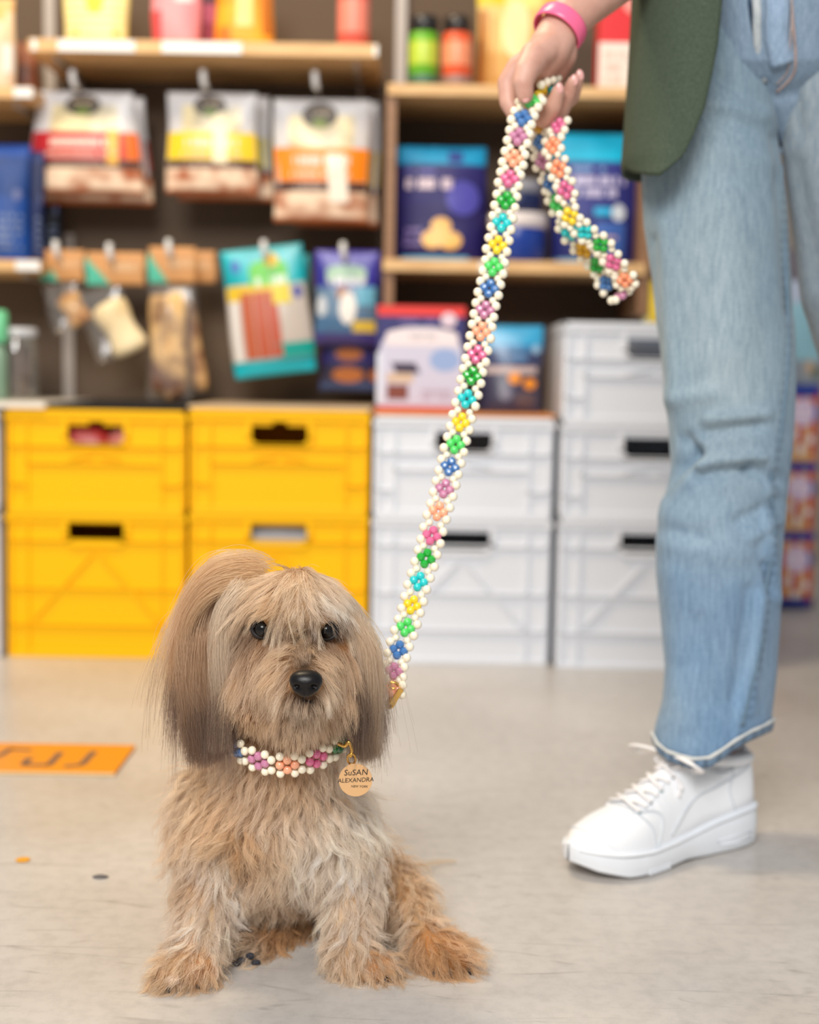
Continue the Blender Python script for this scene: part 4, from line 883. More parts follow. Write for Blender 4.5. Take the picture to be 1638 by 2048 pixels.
def jean_cols(PX, PY, TH):
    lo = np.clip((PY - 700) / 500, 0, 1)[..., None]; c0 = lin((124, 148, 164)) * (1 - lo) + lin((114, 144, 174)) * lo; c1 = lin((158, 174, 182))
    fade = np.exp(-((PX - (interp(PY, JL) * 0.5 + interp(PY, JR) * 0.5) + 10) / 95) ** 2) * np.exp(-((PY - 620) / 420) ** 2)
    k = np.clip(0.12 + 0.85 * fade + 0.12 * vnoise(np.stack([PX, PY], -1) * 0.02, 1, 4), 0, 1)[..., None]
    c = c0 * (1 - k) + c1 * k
    # worn inner seam: darker inset either side of the bright stitch line
    seam = interp(PY, [(300, 1575), (700, 1572), (960, 1545), (1200, 1530), (1300, 1515), (1450, 1480)])
    s = np.exp(-((PX - seam - 6) / 7) ** 2) * (PY > 300) * (np.sin(TH) > -0.2) * (0.55 + 0.45 * np.sin(PY * 0.33) )
    c = c * (1 - 0.38 * s[..., None])
    s2 = np.exp(-((PX - seam + 12) / 8) ** 2) * (PY > 900) * (np.sin(TH) > -0.2)
    c = c * (1 + 0.22 * s2[..., None])
    return c
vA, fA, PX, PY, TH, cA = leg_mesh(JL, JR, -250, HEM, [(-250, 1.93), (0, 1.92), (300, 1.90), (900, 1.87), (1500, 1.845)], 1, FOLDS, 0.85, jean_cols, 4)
JL2 = [(-250, 1540), (0, 1536), (180, 1546), (280, 1561), (400, 1578), (500, 1594), (600, 1604), (680, 1623), (760, 1650), (1000, 1690), (1500, 1705)]
JR2 = [(-250, 1850), (280, 1880), (680, 1935), (1000, 1950), (1500, 1950)]
vB, fB, _, _, _, cB = leg_mesh(JL2, JR2, -250, [(1705, 1500), (1830, 1520), (1950, 1500)], [(-250, 1.95), (300, 1.94), (1500, 2.0)], 1, [(1570, 300, 1610, 620, 0.004, 14), (1590, 330, 1638, 560, -0.004, 18), (1580, 120, 1600, 260, -0.003, 12)], 0.85, lambda a, b, c: np.tile(lin((146, 158, 166)), a.shape + (1,)), 6, 110, 150)
nA = len(vA.reshape(-1, 3))
vC, fC, PXc, PYc_, THc, cC = leg_mesh([(-250, 1300), (0, 1298), (120, 1330), (220, 1430), (300, 1525)], [(-250, 1840), (0, 1840), (120, 1800), (220, 1690), (300, 1605)], -250, [(1525, 296), (1565, 306), (1605, 296)], 1.94, 1, [(1500, 0, 1531, 165, -0.003, 8), (1531, 165, 1565, 290, -0.006, 9), (1400, 120, 1520, 180, -0.003, 16), (1560, 190, 1640, 170, -0.004, 16)], 0.62, lambda a, b, c: np.tile(lin((132, 152, 172)), a.shape + (1,)), 9, 120, 120, backhem=296)
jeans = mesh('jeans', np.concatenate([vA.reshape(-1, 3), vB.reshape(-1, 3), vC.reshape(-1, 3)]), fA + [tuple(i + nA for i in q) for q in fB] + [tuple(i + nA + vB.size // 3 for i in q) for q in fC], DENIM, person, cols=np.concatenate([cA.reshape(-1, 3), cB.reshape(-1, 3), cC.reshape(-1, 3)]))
jeans['label'] = 'pale blue straight jeans'
md = jeans.modifiers.new('cloth', 'SOLIDIFY'); md.thickness = 0.002; md.offset = -1
# rolled hem: pale edge over a darker band with stitch ticks
ring = vA[-1]; nr = len(ring); ctr = ring.mean(0)
out = ring - ctr; out[:, 2] = 0; out /= np.linalg.norm(out, axis=1)[:, None]
hb = np.stack([ring + out * 0.0022 + [0, 0, 0.002], ring + out * 0.0030 - [0, 0, 0.006], ring + out * 0.0016 - [0, 0, 0.0125], ring - out * 0.001 - [0, 0, 0.0125], ring - out * 0.001 + [0, 0, 0.002]])
f = [(i * nr + q, ((i + 1) % 5) * nr + q, ((i + 1) % 5) * nr + (q + 1) % nr, i * nr + (q + 1) % nr) for i in range(5) for q in range(nr)]
hc = np.tile(lin((112, 136, 160)), (5 * nr, 1)); hc *= np.tile(1 - 0.32 * (np.arange(nr) % 5 < 2), 5)[:, None]
o = mesh('hem_band', hb.reshape(-1, 3), f, DENIM, jeans, cols=hc); o['label'] = 'darker turned hem with stitch ticks'
k = MB(); k.tube(ring + out * 0.003 + [0, 0, 0.001], 0.0022 * (1 + 0.15 * np.sin(np.arange(nr) * 0.7)), 8, closed=True); o = k.build('frayed_edge', mat((206, 208, 206), 0.8, 0.2, bump=(400, 0.4, 0.001)), jeans, smooth=True); o['label'] = 'pale frayed hem edge'
# raised seams, fly and stitches
def on_leg(px, py, off=0.002, v=vA, PXg=PX, PYg=PY):
    m = np.sin(TH if v is vA else THc) > 0.02; d = np.where(m, (PXg - px) ** 2 + (PYg - py) ** 2, 1e12); i = np.unravel_index(np.argmin(d), d.shape); return v[i] - np.array([0, off, 0])
seam_px = [(1583, 330), (1580, 500), (1576, 700), (1560, 860), (1547, 960), (1543, 1060), (1532, 1180), (1516, 1290), (1500, 1370), (1484, 1452)]
k = MB(); k.tube(smooth_path([on_leg(*q, 0.0) for q in seam_px], 60), 0.0022, 6); o = mesh('side_seam', np.concatenate(k.v), k.f, DENIM, jeans, cols=np.tile(lin((108, 132, 150)), (sum(len(q) for q in k.v), 1))); o['label'] = 'raised inner leg seam'
def strip(name, pts, w, col, Y, lab=None):
    q = smooth_path([on_leg(a, b, Y, vC, PXc, PYc_) for a, b in pts], 24); k = MB(); k.tube(q, w, 8, flat=0.5, up=(0, 1, 0))
    o = mesh(name, np.concatenate(k.v), k.f, DENIM, jeans, cols=np.tile(lin(col), (sum(len(z) for z in k.v), 1)))
    if lab: o['label'] = lab
YF = 0.001
strip('fly_edge', [(1497, -150), (1506, 0), (1521, 90), (1537, 158)], 0.0055, (188, 194, 196), YF, 'pale folded fly edge')
strip('shaded_fly_seam', [(1490, -150), (1499, 0), (1514, 95), (1531, 165), (1548, 225), (1565, 290)], 0.003, (54, 70, 90), YF - 0.001, 'crotch seam with crease shade painted dark')  # dark colour paints the crease shade along the seam
strip('fly_stitching', [(1584, -150), (1590, 0), (1592, 110), (1580, 150), (1556, 182)], 0.0016, (176, 150, 140), YF, 'tan double stitching of the fly')
strip('fly_stitching', [(1574, -150), (1580, 0), (1582, 104), (1572, 140), (1552, 170)], 0.0016, (160, 150, 150), YF)
strip('fly_panel', [(1540, -150), (1548, 0), (1556, 70), (1560, 130)], 0.016, (150, 172, 196), YF - 0.002, 'fly placket')

# olive jacket: open front panels hanging from the waist
def coat_sheet(xr_, xl_, ye, Yfront, Yside, Yback, xback, y0=-420, ns=60, nr=90, sd=2):
    s_ = np.linspace(0, 1, ns); t = np.linspace(0, 1, nr); T, S = np.meshgrid(t, s_, indexing='ij')
    yend = interp(S, ye); PYc = y0 + (yend - y0) * T
    xr = interp(PYc, xr_); xl = interp(PYc, xl_)
    a = np.clip(S / 0.55, 0, 1); b = np.clip((S - 0.55) / 0.45, 0, 1)
    px = np.where(S <= 0.55, xr + (xl - xr) * np.sin(a * np.pi / 2) ** 0.9, xl + (xback - xl) * (1 - np.cos(b * np.pi / 2)))
    Y = np.where(S <= 0.55, Yfront + (Yside - Yfront) * (1 - np.cos(a * np.pi / 2)), Yside + (Yback - Yside) * np.sin(b * np.pi / 2))
    v = P(px, PYc, Yside); v[..., 1] = Y
    v[..., 1] += 0.004 * np.sin(S * 9 + T * 2.5 + sd) + 0.002 * vnoise(v, 14, sd, 2)
    v[..., 0] += 0.002 * np.sin(T * 7 + sd)
    f = [(i * ns + q, i * ns + q + 1, (i + 1) * ns + q + 1, (i + 1) * ns + q) for i in range(nr - 1) for q in range(ns - 1)]
    return v.reshape(-1, 3), f
v1, f1 = coat_sheet([(-420, 1450), (0, 1421), (120, 1406), (240, 1380), (300, 1356), (340, 1335), (365, 1318)], [(-420, 1310), (0, 1281), (200, 1262), (320, 1254), (350, 1260)], [(0, 335), (0.05, 356), (0.10, 368), (0.22, 364), (0.40, 352), (0.55, 335), (0.75, 330), (1, 325)], 1.765, 1.84, 2.02, 1350)
v2, f2 = coat_sheet([(-420, 1580), (-100, 1606), (0, 1622), (60, 1641), (300, 1700)], [(-420, 1880), (300, 1900)], [(0, 280), (0.2, 330), (1, 330)], 1.80, 1.93, 2.1, 1860, sd=5)
COAT_M, nt, b_ = nodes_mat('olive_cloth')
tc_ = N(nt, 'ShaderNodeTexCoord'); n_ = N(nt, 'ShaderNodeTexNoise'); n_.inputs['Scale'].default_value = 500; n_.inputs['Detail'].default_value = 3; nt.links.new(tc_.outputs['Object'], n_.inputs['Vector'])
nt.links.new(ramp(nt, n_.outputs['Fac'], [(0.35, lin((60, 72, 60))), (0.65, lin((78, 89, 74)))]), b_.inputs['Base Color']); b_.inputs['Roughness'].default_value = 0.8; b_.inputs['Specular IOR Level'].default_value = 0.2
coat = mesh('jacket', np.concatenate([v1, v2]), f1 + [tuple(i + len(v1) for i in q) for q in f2], COAT_M, person); coat['label'] = 'olive green jacket hanging open'
md = coat.modifiers.new('cloth', 'SOLIDIFY'); md.thickness = 0.004; md.offset = 1
V1 = v1.reshape(90, 60, 3)
k = MB(); k.tube(V1[::3, 1] - [0, 0.002, 0], 0.0018, 6); o = k.build('front_hem', mat((78, 84, 62), 0.8, 0.2), coat, smooth=True)
k = MB(); k.tube(V1[-3, ::2] - [0, 0.002, 0], 0.0018, 6); o = k.build('bottom_hem', mat((78, 84, 62), 0.8, 0.2), coat, smooth=True)

# sneakers
SW = mat((238, 240, 244), 0.42, 0.45, bump=(90, 0.06, 0.0008)); SW2 = mat((232, 236, 242), 0.5, 0.4); SLACE = mat((244, 241, 241), 0.7, 0.3, bump=(500, 0.3, 0.0006)); SGREY = mat((206, 212, 218), 0.6); SDARK = mat((60, 66, 74), 0.7)
def sneaker(heel, toe, label):
    root = bpy.data.objects.new('sneaker', None); root.empty_display_size = 0.02; link(root, person); root['label'] = label
    heel = np.array([heel[0], heel[1], 0.0]); d = np.array([toe[0], toe[1], 0.0]) - heel; Ls = np.linalg.norm(d); k = Ls / 0.290; ang = math.atan2(d[1], d[0])
    M = Matrix.Translation(Vector(heel)) @ Matrix.Rotation(ang, 4, 'Z') @ Matrix.Scale(k, 4)
    Mn = np.array(M); tw = lambda p: np.asarray(p) @ Mn[:3, :3].T + Mn[:3, 3]
    hw = [(0, .004), (.006, .020), (.02, .031), (.05, .036), (.09, .0355), (.13, .036), (.17, .042), (.21, .0475), (.24, .045), (.265, .034), (.278, .0215), (.284, .0150), (.2875, .0095), (.2895, .0045), (.290, .001)]
    hw = [tuple(q) for q in smooth_path(hw, 160)]
    ztop = [(0, .053), (.05, .050), (.09, .044), (.13, .036), (.16, .033), (.2, .0315), (.25, .034), (.29, .039)]
    zbot = [(0, .004), (.02, .0008), (.1, .0006), (.135, .003), (.165, .0012), (.20, .0006), (.235, .002), (.27, .011), (.29, .020)]
    def loft(xs, prof):
        """prof(x) -> ring of (y, z)"""
        r = [prof(x) for x in xs]; n = len(r[0]); v = [(x, y, z) for x, q in zip(xs, r) for y, z in q]
        f = [(i * n + q, i * n + (q + 1) % n, (i + 1) * n + (q + 1) % n, (i + 1) * n + q) for i in range(len(xs) - 1) for q in range(n)]
        f += [tuple(range(n - 1, -1, -1)), tuple((len(xs) - 1) * n + q for q in range(n))]
        return tw(v), f
    xs = np.concatenate([np.linspace(0, .03, 12), np.linspace(.036, .24, 40), np.linspace(.244, .290, 24)])
    def sole(x):
        w, a, b = interp(x, hw), interp(x, zbot), interp(x, ztop); q = []
        lay = np.linspace(0, 1, 15)
        side = [(w * (1.0 - 0.05 * t) + 0.0025 * math.sin(math.pi * t) - (0.0009 if (x > .215 and i % 2 and 2 < i < 13) else 0) - 0.003 * (t < 0.02) - .002 * (t > .98), a + (b - a) * t) for i, t in enumerate(lay)]
        return [(-y, z) for y, z in side] + [(y, z) for y, z in reversed(side)]
    v, f = loft(xs, sole); mesh('sole', v, f, SW2, root)
    # foxing line and sole side panel
    for sgn in (-1, 1):
        kk = MB(); kk.tube(tw([(x, sgn * (interp(x, hw) + .0008), interp(x, ztop) - .004) for x in np.linspace(.004, .285, 60)]), 0.0016 * k, 6); kk.build('sole_ridge', SW2, root, smooth=True)
        kk = MB(); kk.tube(tw([(x, sgn * (interp(x, hw) + .0018), z) for x, z in [(.03, .012), (.06, .011), (.085, .013), (.088, .018), (.06, .020), (.03, .021)]]), 0.0012 * k, 6, closed=True); kk.build('sole_panel', SW2, root, smooth=True)
        for j in range(5): 
            x = .172 + j * .008; kk = MB(); kk.box(x, x + .0045, sgn * interp(x, hw) - .002, sgn * interp(x, hw) + .0022, .002, .009); kk.xf(M); kk.build('tread_notch', SW2, root)
    top = [(0, .108), (.012, .118), (.04, .108), (.07, .104), (.10, .118), (.118, .121), (.14, .108), (.165, .092), (.19, .079), (.215, .071), (.24, .064), (.262, .056), (.278, .046), (.286, .038)]
    exo = [(0, 3.5), (.1, 3.0), (.16, 2.4), (.22, 2.3), (.29, 2.4)]
    def upper(x):
        w = interp(x, hw) - .0028; b = interp(x, ztop) - .006; t = interp(x, top); e = interp(x, exo); tl = interp(x, [(0, .72), (.06, .62), (.1, .55), (.15, .6), (.2, .9), (.29, 1)])
        a = np.linspace(0, np.pi, 30); q = []
        for an in a:
            cs, sn = math.cos(an), math.sin(an); z = abs(sn) ** (2 / e); y = np.sign(cs) * abs(cs) ** (2 / e); q.append((w * y * (1 - (1 - tl) * z), b + (t - b) * z))
        return q
    xs2 = np.concatenate([np.linspace(.003, .03, 10), np.linspace(.036, .25, 50), np.linspace(.254, .286, 16)])
    v, f = loft(xs2, upper); mesh('upper', v, f, SW, root)
    def on(x, s_, off=.001):                                  # s_ in -1..1 across the upper, 0 at the top
        q = np.array(upper(x)); i = (s_ * 0.5 + 0.5) * (len(q) - 1); y = np.interp(i, range(len(q)), q[:, 0]); z = np.interp(i, range(len(q)), q[:, 1])
        c = np.array([0, interp(x, ztop)]); n = np.array([y, z]) - c; n /= np.linalg.norm(n) + 1e-9
        return (x, y + n[0] * off, z + n[1] * off)
    def line(name, pts, r, m):
        q = smooth_path([on(*p_) for p_ in pts], 40); kk = MB(); kk.tube(tw(q), r * k, 6); kk.build(name, m, root, smooth=True)
    line('toe_cap_edge', [(.195, -.98), (.196, -.7), (.205, -.45), (.212, -.2), (.213, 0), (.212, .2), (.205, .45), (.196, .7), (.195, .98)], .0010, SGREY)
    line('toe_cap_edge', [(.245, -.97), (.262, -.6), (.268, -.3), (.269, 0), (.268, .3), (.262, .6), (.245, .97)], .0010, SW2)
    for s_ in (-1, 1):
        line('quarter_edge', [(.215, .30 * s_), (.19, .34 * s_), (.15, .30 * s_), (.11, .34 * s_)], .0012, SW2)
        line('quarter_edge', [(.19, .97 * s_), (.175, .7 * s_), (.185, .5 * s_), (.205, .36 * s_)], .0011, SGREY)
        line('side_overlay', [(.165, .92 * s_), (.12, .80 * s_), (.08, .72 * s_), (.03, .62 * s_), (.008, .5 * s_)], .0012, SGREY)
        line('side_overlay', [(.055, .97 * s_), (.06, .8 * s_), (.05, .6 * s_), (.045, .45 * s_)], .0010, SGREY)
        line('ankle_strap_edge', [(.10, .36 * s_), (.085, .48 * s_), (.06, .50 * s_), (.035, .40 * s_), (.02, .2 * s_)], .0015, SGREY)
        for j in range(5): 
            e_ = on(.205 - j * .021, .36 * s_, .0012); kk = MB(); kk.ball(tw([e_])[0], .0019, 8, 6); kk.build('eyelet', SDARK if j % 2 else mat((60, 140, 140), .5), root, smooth=True)
    for j in range(5):
        x = .204 - j * .021
        q = smooth_path([on(x, -.36, .002), on(x + .004, -.18, .0045), on(x + .002, 0, .0055), on(x - .004, .18, .0045), on(x - .012, .36, .002)], 20)
        kk = MB(); kk.tube(tw(q), .0054 * k, 8, flat=0.34, up=(0.4, 0, 1)); kk.build('lace', SLACE, root, smooth=True)
        q = smooth_path([on(x, .36, .002), on(x + .004, .18, .003), on(x, 0, .0036), on(x - .006, -.18, .003), on(x - .012, -.36, .002)], 20)
        kk = MB(); kk.tube(tw(q), .0052 * k, 8, flat=0.34, up=(0.4, 0, 1)); kk.build('lace', SLACE, root, smooth=True)
    a0 = np.array(on(.134, 0, .006))
    for sgn in (-1, 1):
        lp = smooth_path([a0, a0 + [.010, sgn * .020, .008], a0 + [.014, sgn * .050, .006], a0 + [.004, sgn * .052, -.004], a0 + [-.002, sgn * .022, .000], a0], 30)
        kk = MB(); kk.tube(tw(lp), .0060 * k, 8, flat=0.35, up=(0, 0.3, 1)); kk.build('lace_bow', SLACE, root, smooth=True)
        tl_ = smooth_path([a0, a0 + [.006, sgn * .02, -.004], on(.138, .50 * sgn, .004), on(.142, .66 * sgn, .003)], 24)
        kk = MB(); kk.tube(tw(tl_), .0032 * k, 8, flat=0.4, up=(0, 0.3, 1)); kk.build('lace_end', SLACE, root, smooth=True)
    tg = smooth_path([(.10, 0, .108), (.112, 0, .128), (.116, 0, .142)], 10); kk = MB(); kk.tube(tw(tg), [.028 * k] * 8 + [.026 * k, .020 * k], 14, flat=0.22, up=(1, 0, 0)); kk.build('tongue', SW, root, smooth=True)
    kk = MB(); kk.tube(tw([(.05 + .042 * math.cos(a), .0245 * math.sin(a), .109 + .004 * math.cos(a)) for a in np.linspace(0, 2 * np.pi, 30, endpoint=False)]), .0075 * k, 10, closed=True); kk.build('collar_padding', SW, root, smooth=True)
    return root
hp, tp = PF(1500, 1684), PF(1160, 1772)
hp2 = P(1500, 1684, 1.9)
sneaker(hp[:2] + np.array([0.0, 0.028]), tp[:2] + np.array([-0.012, 0.03]), 'white chunky sneaker with white laces')
PFh = PF(1900, 1700); 
sneaker((PFh[0] + 0.0, 2.0), (PFh[0] - 0.16, 1.78), 'white sneaker of the other foot')

# ------------------------------------------------------------------ beads
DOG_DY = -0.036
def PD(px, py, Y): return P(px, py, np.asarray(Y, float) + DOG_DY)
def bead_mesh(name, col, faceted, r=1.0):
    k = MB(); k.ball((0, 0, 0), 1.0, 10, 7); o = k.build(name, col, None, smooth=not faceted); me = o.data; bpy.data.objects.remove(o); return me
BC = {'cream': ((250, 240, 216), 0), 'mauve': ((214, 140, 176), 1), 'pink': ((240, 116, 164), 1), 'peach': ((255, 178, 140), 0), 'orange': ((255, 160, 116), 0), 'green': ((30, 186, 60), 1), 'ltgreen': ((84, 220, 104), 0), 'teal': ((30, 206, 208), 0), 'yellow': ((250, 216, 40), 0), 'gold': ((222, 168, 10), 0), 'blue': ((74, 130, 196), 1), 'dkgreen': ((20, 130, 60), 1)}
BM_ = {k: bead_mesh(k + '_bead', mat(c, 0.12 if f else 0.16, 0.6, trans=0.15 if f else 0.0, coat=0.4, sss=0.0), bool(f)) for k, (c, f) in BC.items()}
def bead(par, colour, p, r, name='bead'):
    o = bpy.data.objects.new(name, BM_[colour]); o.location = Vector([float(q) for q in p]); o.scale = (r, r, r)
    link(o, par); return o
def weave(par, ctr, latv, colours, nout, pitch, limit, extra):
    """daisy weave: four coloured beads per flower, six cream ones round it; beads past limit go to extra"""
    n = len(ctr); ax = np.gradient(ctr, axis=0)
    for i in range(n):
        t = ax[i] / np.linalg.norm(ax[i]); l = latv[i] - t * (latv[i] @ t); l /= np.linalg.norm(l); u = np.cross(l, t); 
        if u @ nout[i] < 0: u = -u
        seg = np.linalg.norm(ax[i]); pt = pitch[i]
        put = [(colours[i], t * 0.24 * seg, 0.195), (colours[i], -t * 0.24 * seg, 0.195), (colours[i], l * 0.225 * pt, 0.195), (colours[i], -l * 0.225 * pt, 0.195)]
        for s_ in (-1, 1):
            put += [('cream', l * s_ * 0.43 * pt + t * 0.25 * seg, 0.198), ('cream', l * s_ * 0.43 * pt - t * 0.25 * seg, 0.198), ('cream', l * s_ * 0.25 * pt + t * 0.5 * seg - u * 0.03 * pt, 0.165)]
        for c_, d, r in put:
            jit = RNG.normal(size=3) * 0.008 * pt
            if limit[0] > 0: bead(par, c_, ctr[i] + d + jit, r * pt); limit[0] -= 1
            else: extra.append((c_, ctr[i] + d + jit, r * pt))
def merge_extra(par, extra, name, label):
    if not extra: return
    v = []; f = []; idx = []; names = sorted(set(e[0] for e in extra)); n = 0
    for c_, p, r in extra:
        me = BM_[c_]; vv = np.array([q.co[:] for q in me.vertices]) * r + p; v.append(vv); f += [tuple(i + n for i in q.vertices) for q in me.polygons]; idx += [names.index(c_)] * len(me.polygons); n += len(vv)
    o = mesh(name, np.concatenate(v), f, None, par, mats=[BM_[c_].materials[0] for c_ in names], midx=idx); o['kind'] = 'stuff'; o['label'] = label
GOLD = mat((230, 184, 96), 0.18, 0.5, metal=1.0)
strand = [(785, 1378, 'peach'), (788, 1342, 'mauve'), (797, 1300, 'blue'), (812, 1255, 'ltgreen'), (825, 1210, 'yellow'), (838, 1163, 'teal'), (852, 1117, 'green'), (864, 1071, 'pink'), (877, 1023, 'peach'), (889, 978, 'mauve'), (900, 934, 'blue'), (911, 889, 'ltgreen'), (922, 845, 'yellow'), (934, 798, 'teal'), (944, 752, 'green'), (954, 709, 'pink'), (963, 663, 'peach'), (970, 620, 'mauve'), (979, 577, 'blue'), (988, 534, 'ltgreen'), (996, 490, 'yellow'), (1004, 446, 'teal'), (1012, 402, 'green'), (1019, 358, 'pink'), (1028, 317, 'peach'), (1037, 274, 'mauve'), (1046, 236, 'blue'), (1062, 203, 'ltgreen'), (1082, 186, 'yellow'), (1104, 178, 'teal')]
Ysr = np.interp([s[1] for s in strand], [178, 186, 205, 240, 1378], [1.735, 1.715, 1.693, 1.682, 1.464])
cs = np.array([P(a, b, Y) for (a, b, _), Y in zip(strand, Ysr)])
leash = thing('beaded_leash', 'cream beaded dog leash with coloured bead flowers running from collar to hand', 'leash', cs[0])
right = np.array(CM3.col[0]); upv = np.array(CM3.col[1]); tow = np.array(CM3.col[2])
lat = []
for i in range(len(cs)):
    lat.append(right * 0.97 + tow * 0.06)
lat = np.array(lat); lat[-2:] = right * 0.25 + upv * 0.75 + tow * 0.6
lim = [296]; extra = []
weave(leash, cs, lat, [s[2] for s in strand], [tow] * len(cs), [47 * Y / FPX for Y in Ysr], lim, extra)
loopA = [(1117, 252, 'pink', 1.722), (1106, 290, 'orange', 1.716), (1117, 337, 'orange', 1.712), (1131, 380, 'pink', 1.71), (1140, 432, 'yellow', 1.712), (1169, 463, 'teal', 1.715), (1201, 489, 'green', 1.72), (1227, 525, 'pink', 1.725), (1250, 560, 'orange', 1.735), (1240, 592, 'mauve', 1.755), (1213, 566, 'blue', 1.765), (1195, 531, 'green', 1.768), (1167, 500, 'gold', 1.768), (1138, 462, 'teal', 1.766), (1115, 408, 'ltgreen', 1.762), (1102, 366, 'blue', 1.760), (1086, 322, 'mauve', 1.756), (1081, 284, 'blue', 1.752), (1079, 252, 'gold', 1.75)]
ca = np.array([P(a, b, Y) for a, b, _, Y in loopA])
latA = np.array([right * 0.72 + upv * 0.25 + tow * 0.55] * 9 + [right * 0.75 + tow * .5 + upv * 0.2] + [right * 0.65 + upv * 0.2 + tow * 0.6] * 9)
weave(leash, ca, latA, [q[2] for q in loopA], [tow] * len(ca), [43 * q[3] / FPX for q in loopA], lim, extra)
merge_extra(leash, extra, 'handle_loop_beads', 'beads of the hanging handle loop')
k = MB(); k.tube(smooth_path([PD(789, 1384, 1.50), PD(800, 1378, 1.497), PD(794, 1394, 1.495), PD(784, 1412, 1.495), PD(776, 1412, 1.50), PD(780, 1396, 1.50), PD(789, 1384, 1.50)], 40), 0.0022, 8); k.build('gold_clasp', GOLD, leash, smooth=True)
k = MB(); k.bar(PD(803, 1377, 1.494), PD(782, 1410, 1.494), 0.006, 0.003); k.build('clasp_gate', GOLD, leash, bevel=0.0006)
k = MB(); k.tube([PD(787 + 9 * math.cos(a), 1371 + 6 * math.sin(a), 1.498) for a in np.linspace(0, 6.28, 20, endpoint=False)], 0.0014, 8, closed=True); k.build('clasp_ring', GOLD, leash, smooth=True)

# collar
Yn = 1.505
cc = PD(578, 1456, Yn); nfl = 14; pit = 50 * 1.44 / FPX
ang0 = [-86 + (i - 7) * (360 / nfl) for i in range(nfl)]
rx, ry = 131 * 1.45 / FPX, 0.071
pts = []
for a in ang0:
    r_ = math.radians(a); x, y = rx * math.cos(r_), ry * math.sin(r_); pts.append(cc + np.array([x, y, 0]) + np.array([0, 0, 1]) * (y * 0.45 + 0.012))
pts = np.array(pts)
collar = thing('beaded_collar', 'cream beaded dog collar with coloured bead flowers and round name tag', 'collar', cc)
cseq = ['yellow', 'ltgreen', 'teal', 'mauve', 'dkgreen', 'blue', 'mauve', 'peach', 'pink', 'dkgreen', 'teal', 'yellow', 'ltgreen', 'blue']
axn = np.array([0, -0.38, 0.92])
nor = np.array([[math.cos(math.radians(a)), math.sin(math.radians(a)), 0.0] for a in ang0])
cl = np.vstack([pts[-1:], pts, pts[:1]])
lim2 = [400]; ex2 = []
tang = (np.roll(pts, -1, 0) - np.roll(pts, 1, 0)) / 2
def collar_weave():
    for i in range(nfl):
        t = tang[i] / np.linalg.norm(tang[i]); seg = np.linalg.norm(tang[i]); l = axn - t * (axn @ t); l /= np.linalg.norm(l)
        for d, c_ in ((t * .26 * seg, 1), (-t * .26 * seg, 1), (l * .24 * pit, 1), (-l * .24 * pit, 1)): bead(collar, cseq[i], pts[i] + d, 0.19 * pit)
        for s_ in (-1, 1):
            for d in (l * s_ * .42 * pit + t * .25 * seg, l * s_ * .42 * pit - t * .25 * seg, l * s_ * .25 * pit + t * .5 * seg): bead(collar, 'cream', pts[i] + d, 0.180 * pit)
collar_weave()
tgc = PD(711, 1560, 1.437); tr = 33.5 * 1.437 / FPX
TAG = mat((216, 170, 120), 0.35, 0.5)
k = MB(); k.tube([tgc + [0, 0.0008, 0], tgc - [0, 0.0008, 0]], tr, 40); tago = k.build('name_tag', TAG, collar, bevel=0.0004); tago['label'] = 'round tan name tag with black lettering'
k = MB(); k.tube([PD(703 + 8 * math.cos(a), 1518 + 12 * math.sin(a), 1.438) + np.array([0, 0.003 * math.sin(a * 1), 0]) for a in np.linspace(0, 6.28, 20, endpoint=False)], 0.0011, 8, closed=True); k.build('tag_ring', GOLD, collar, smooth=True)
k = MB(); k.tube(smooth_path([PD(676, 1487, 1.442), PD(690, 1492, 1.438), PD(698, 1484, 1.438), PD(704, 1500, 1.437), PD(700, 1514, 1.437)], 24), 0.0020, 8); k.build('gold_clasp', GOLD, collar, smooth=True)
BLK = mat((30, 22, 18), 0.6)
def text(s, c, size, par, name, rot=0.0, shear=0.15, off=0.0):
    cu = bpy.data.curves.new('t', 'FONT'); cu.body = s; cu.size = size; cu.align_x = 'CENTER'; cu.align_y = 'CENTER'; cu.extrude = 0.00012; cu.shear = shear; cu.offset = off; cu.resolution_u = 3
    o = bpy.data.objects.new('t', cu); COL.objects.link(o); dg = bpy.context.evaluated_depsgraph_get()
    me = bpy.data.meshes.new_from_object(o.evaluated_get(dg)); bpy.data.objects.remove(o)
    me.materials.clear(); me.materials.append(BLK); me.name = name
    M = Matrix.Translation(Vector([float(q) for q in c])) @ Matrix.Rotation(math.radians(90), 4, 'X') @ Matrix.Rotation(rot, 4, 'Z'); me.transform(M)
    return link(bpy.data.objects.new(name, me), par)
fc = tgc - np.array([0, 0.00095, 0])
text('SuSAN', fc + [0.0002, 0, tr * 0.46], tr * 0.50, tago, 'lettering', 0.05)
text('ALEXANDRA', fc + [0.0001, 0, tr * 0.00], tr * 0.37, tago, 'lettering', 0.06)
text('NEW YORK', fc + [tr * 0.24, 0, -tr * 0.38], tr * 0.19, tago, 'lettering', 0.0)
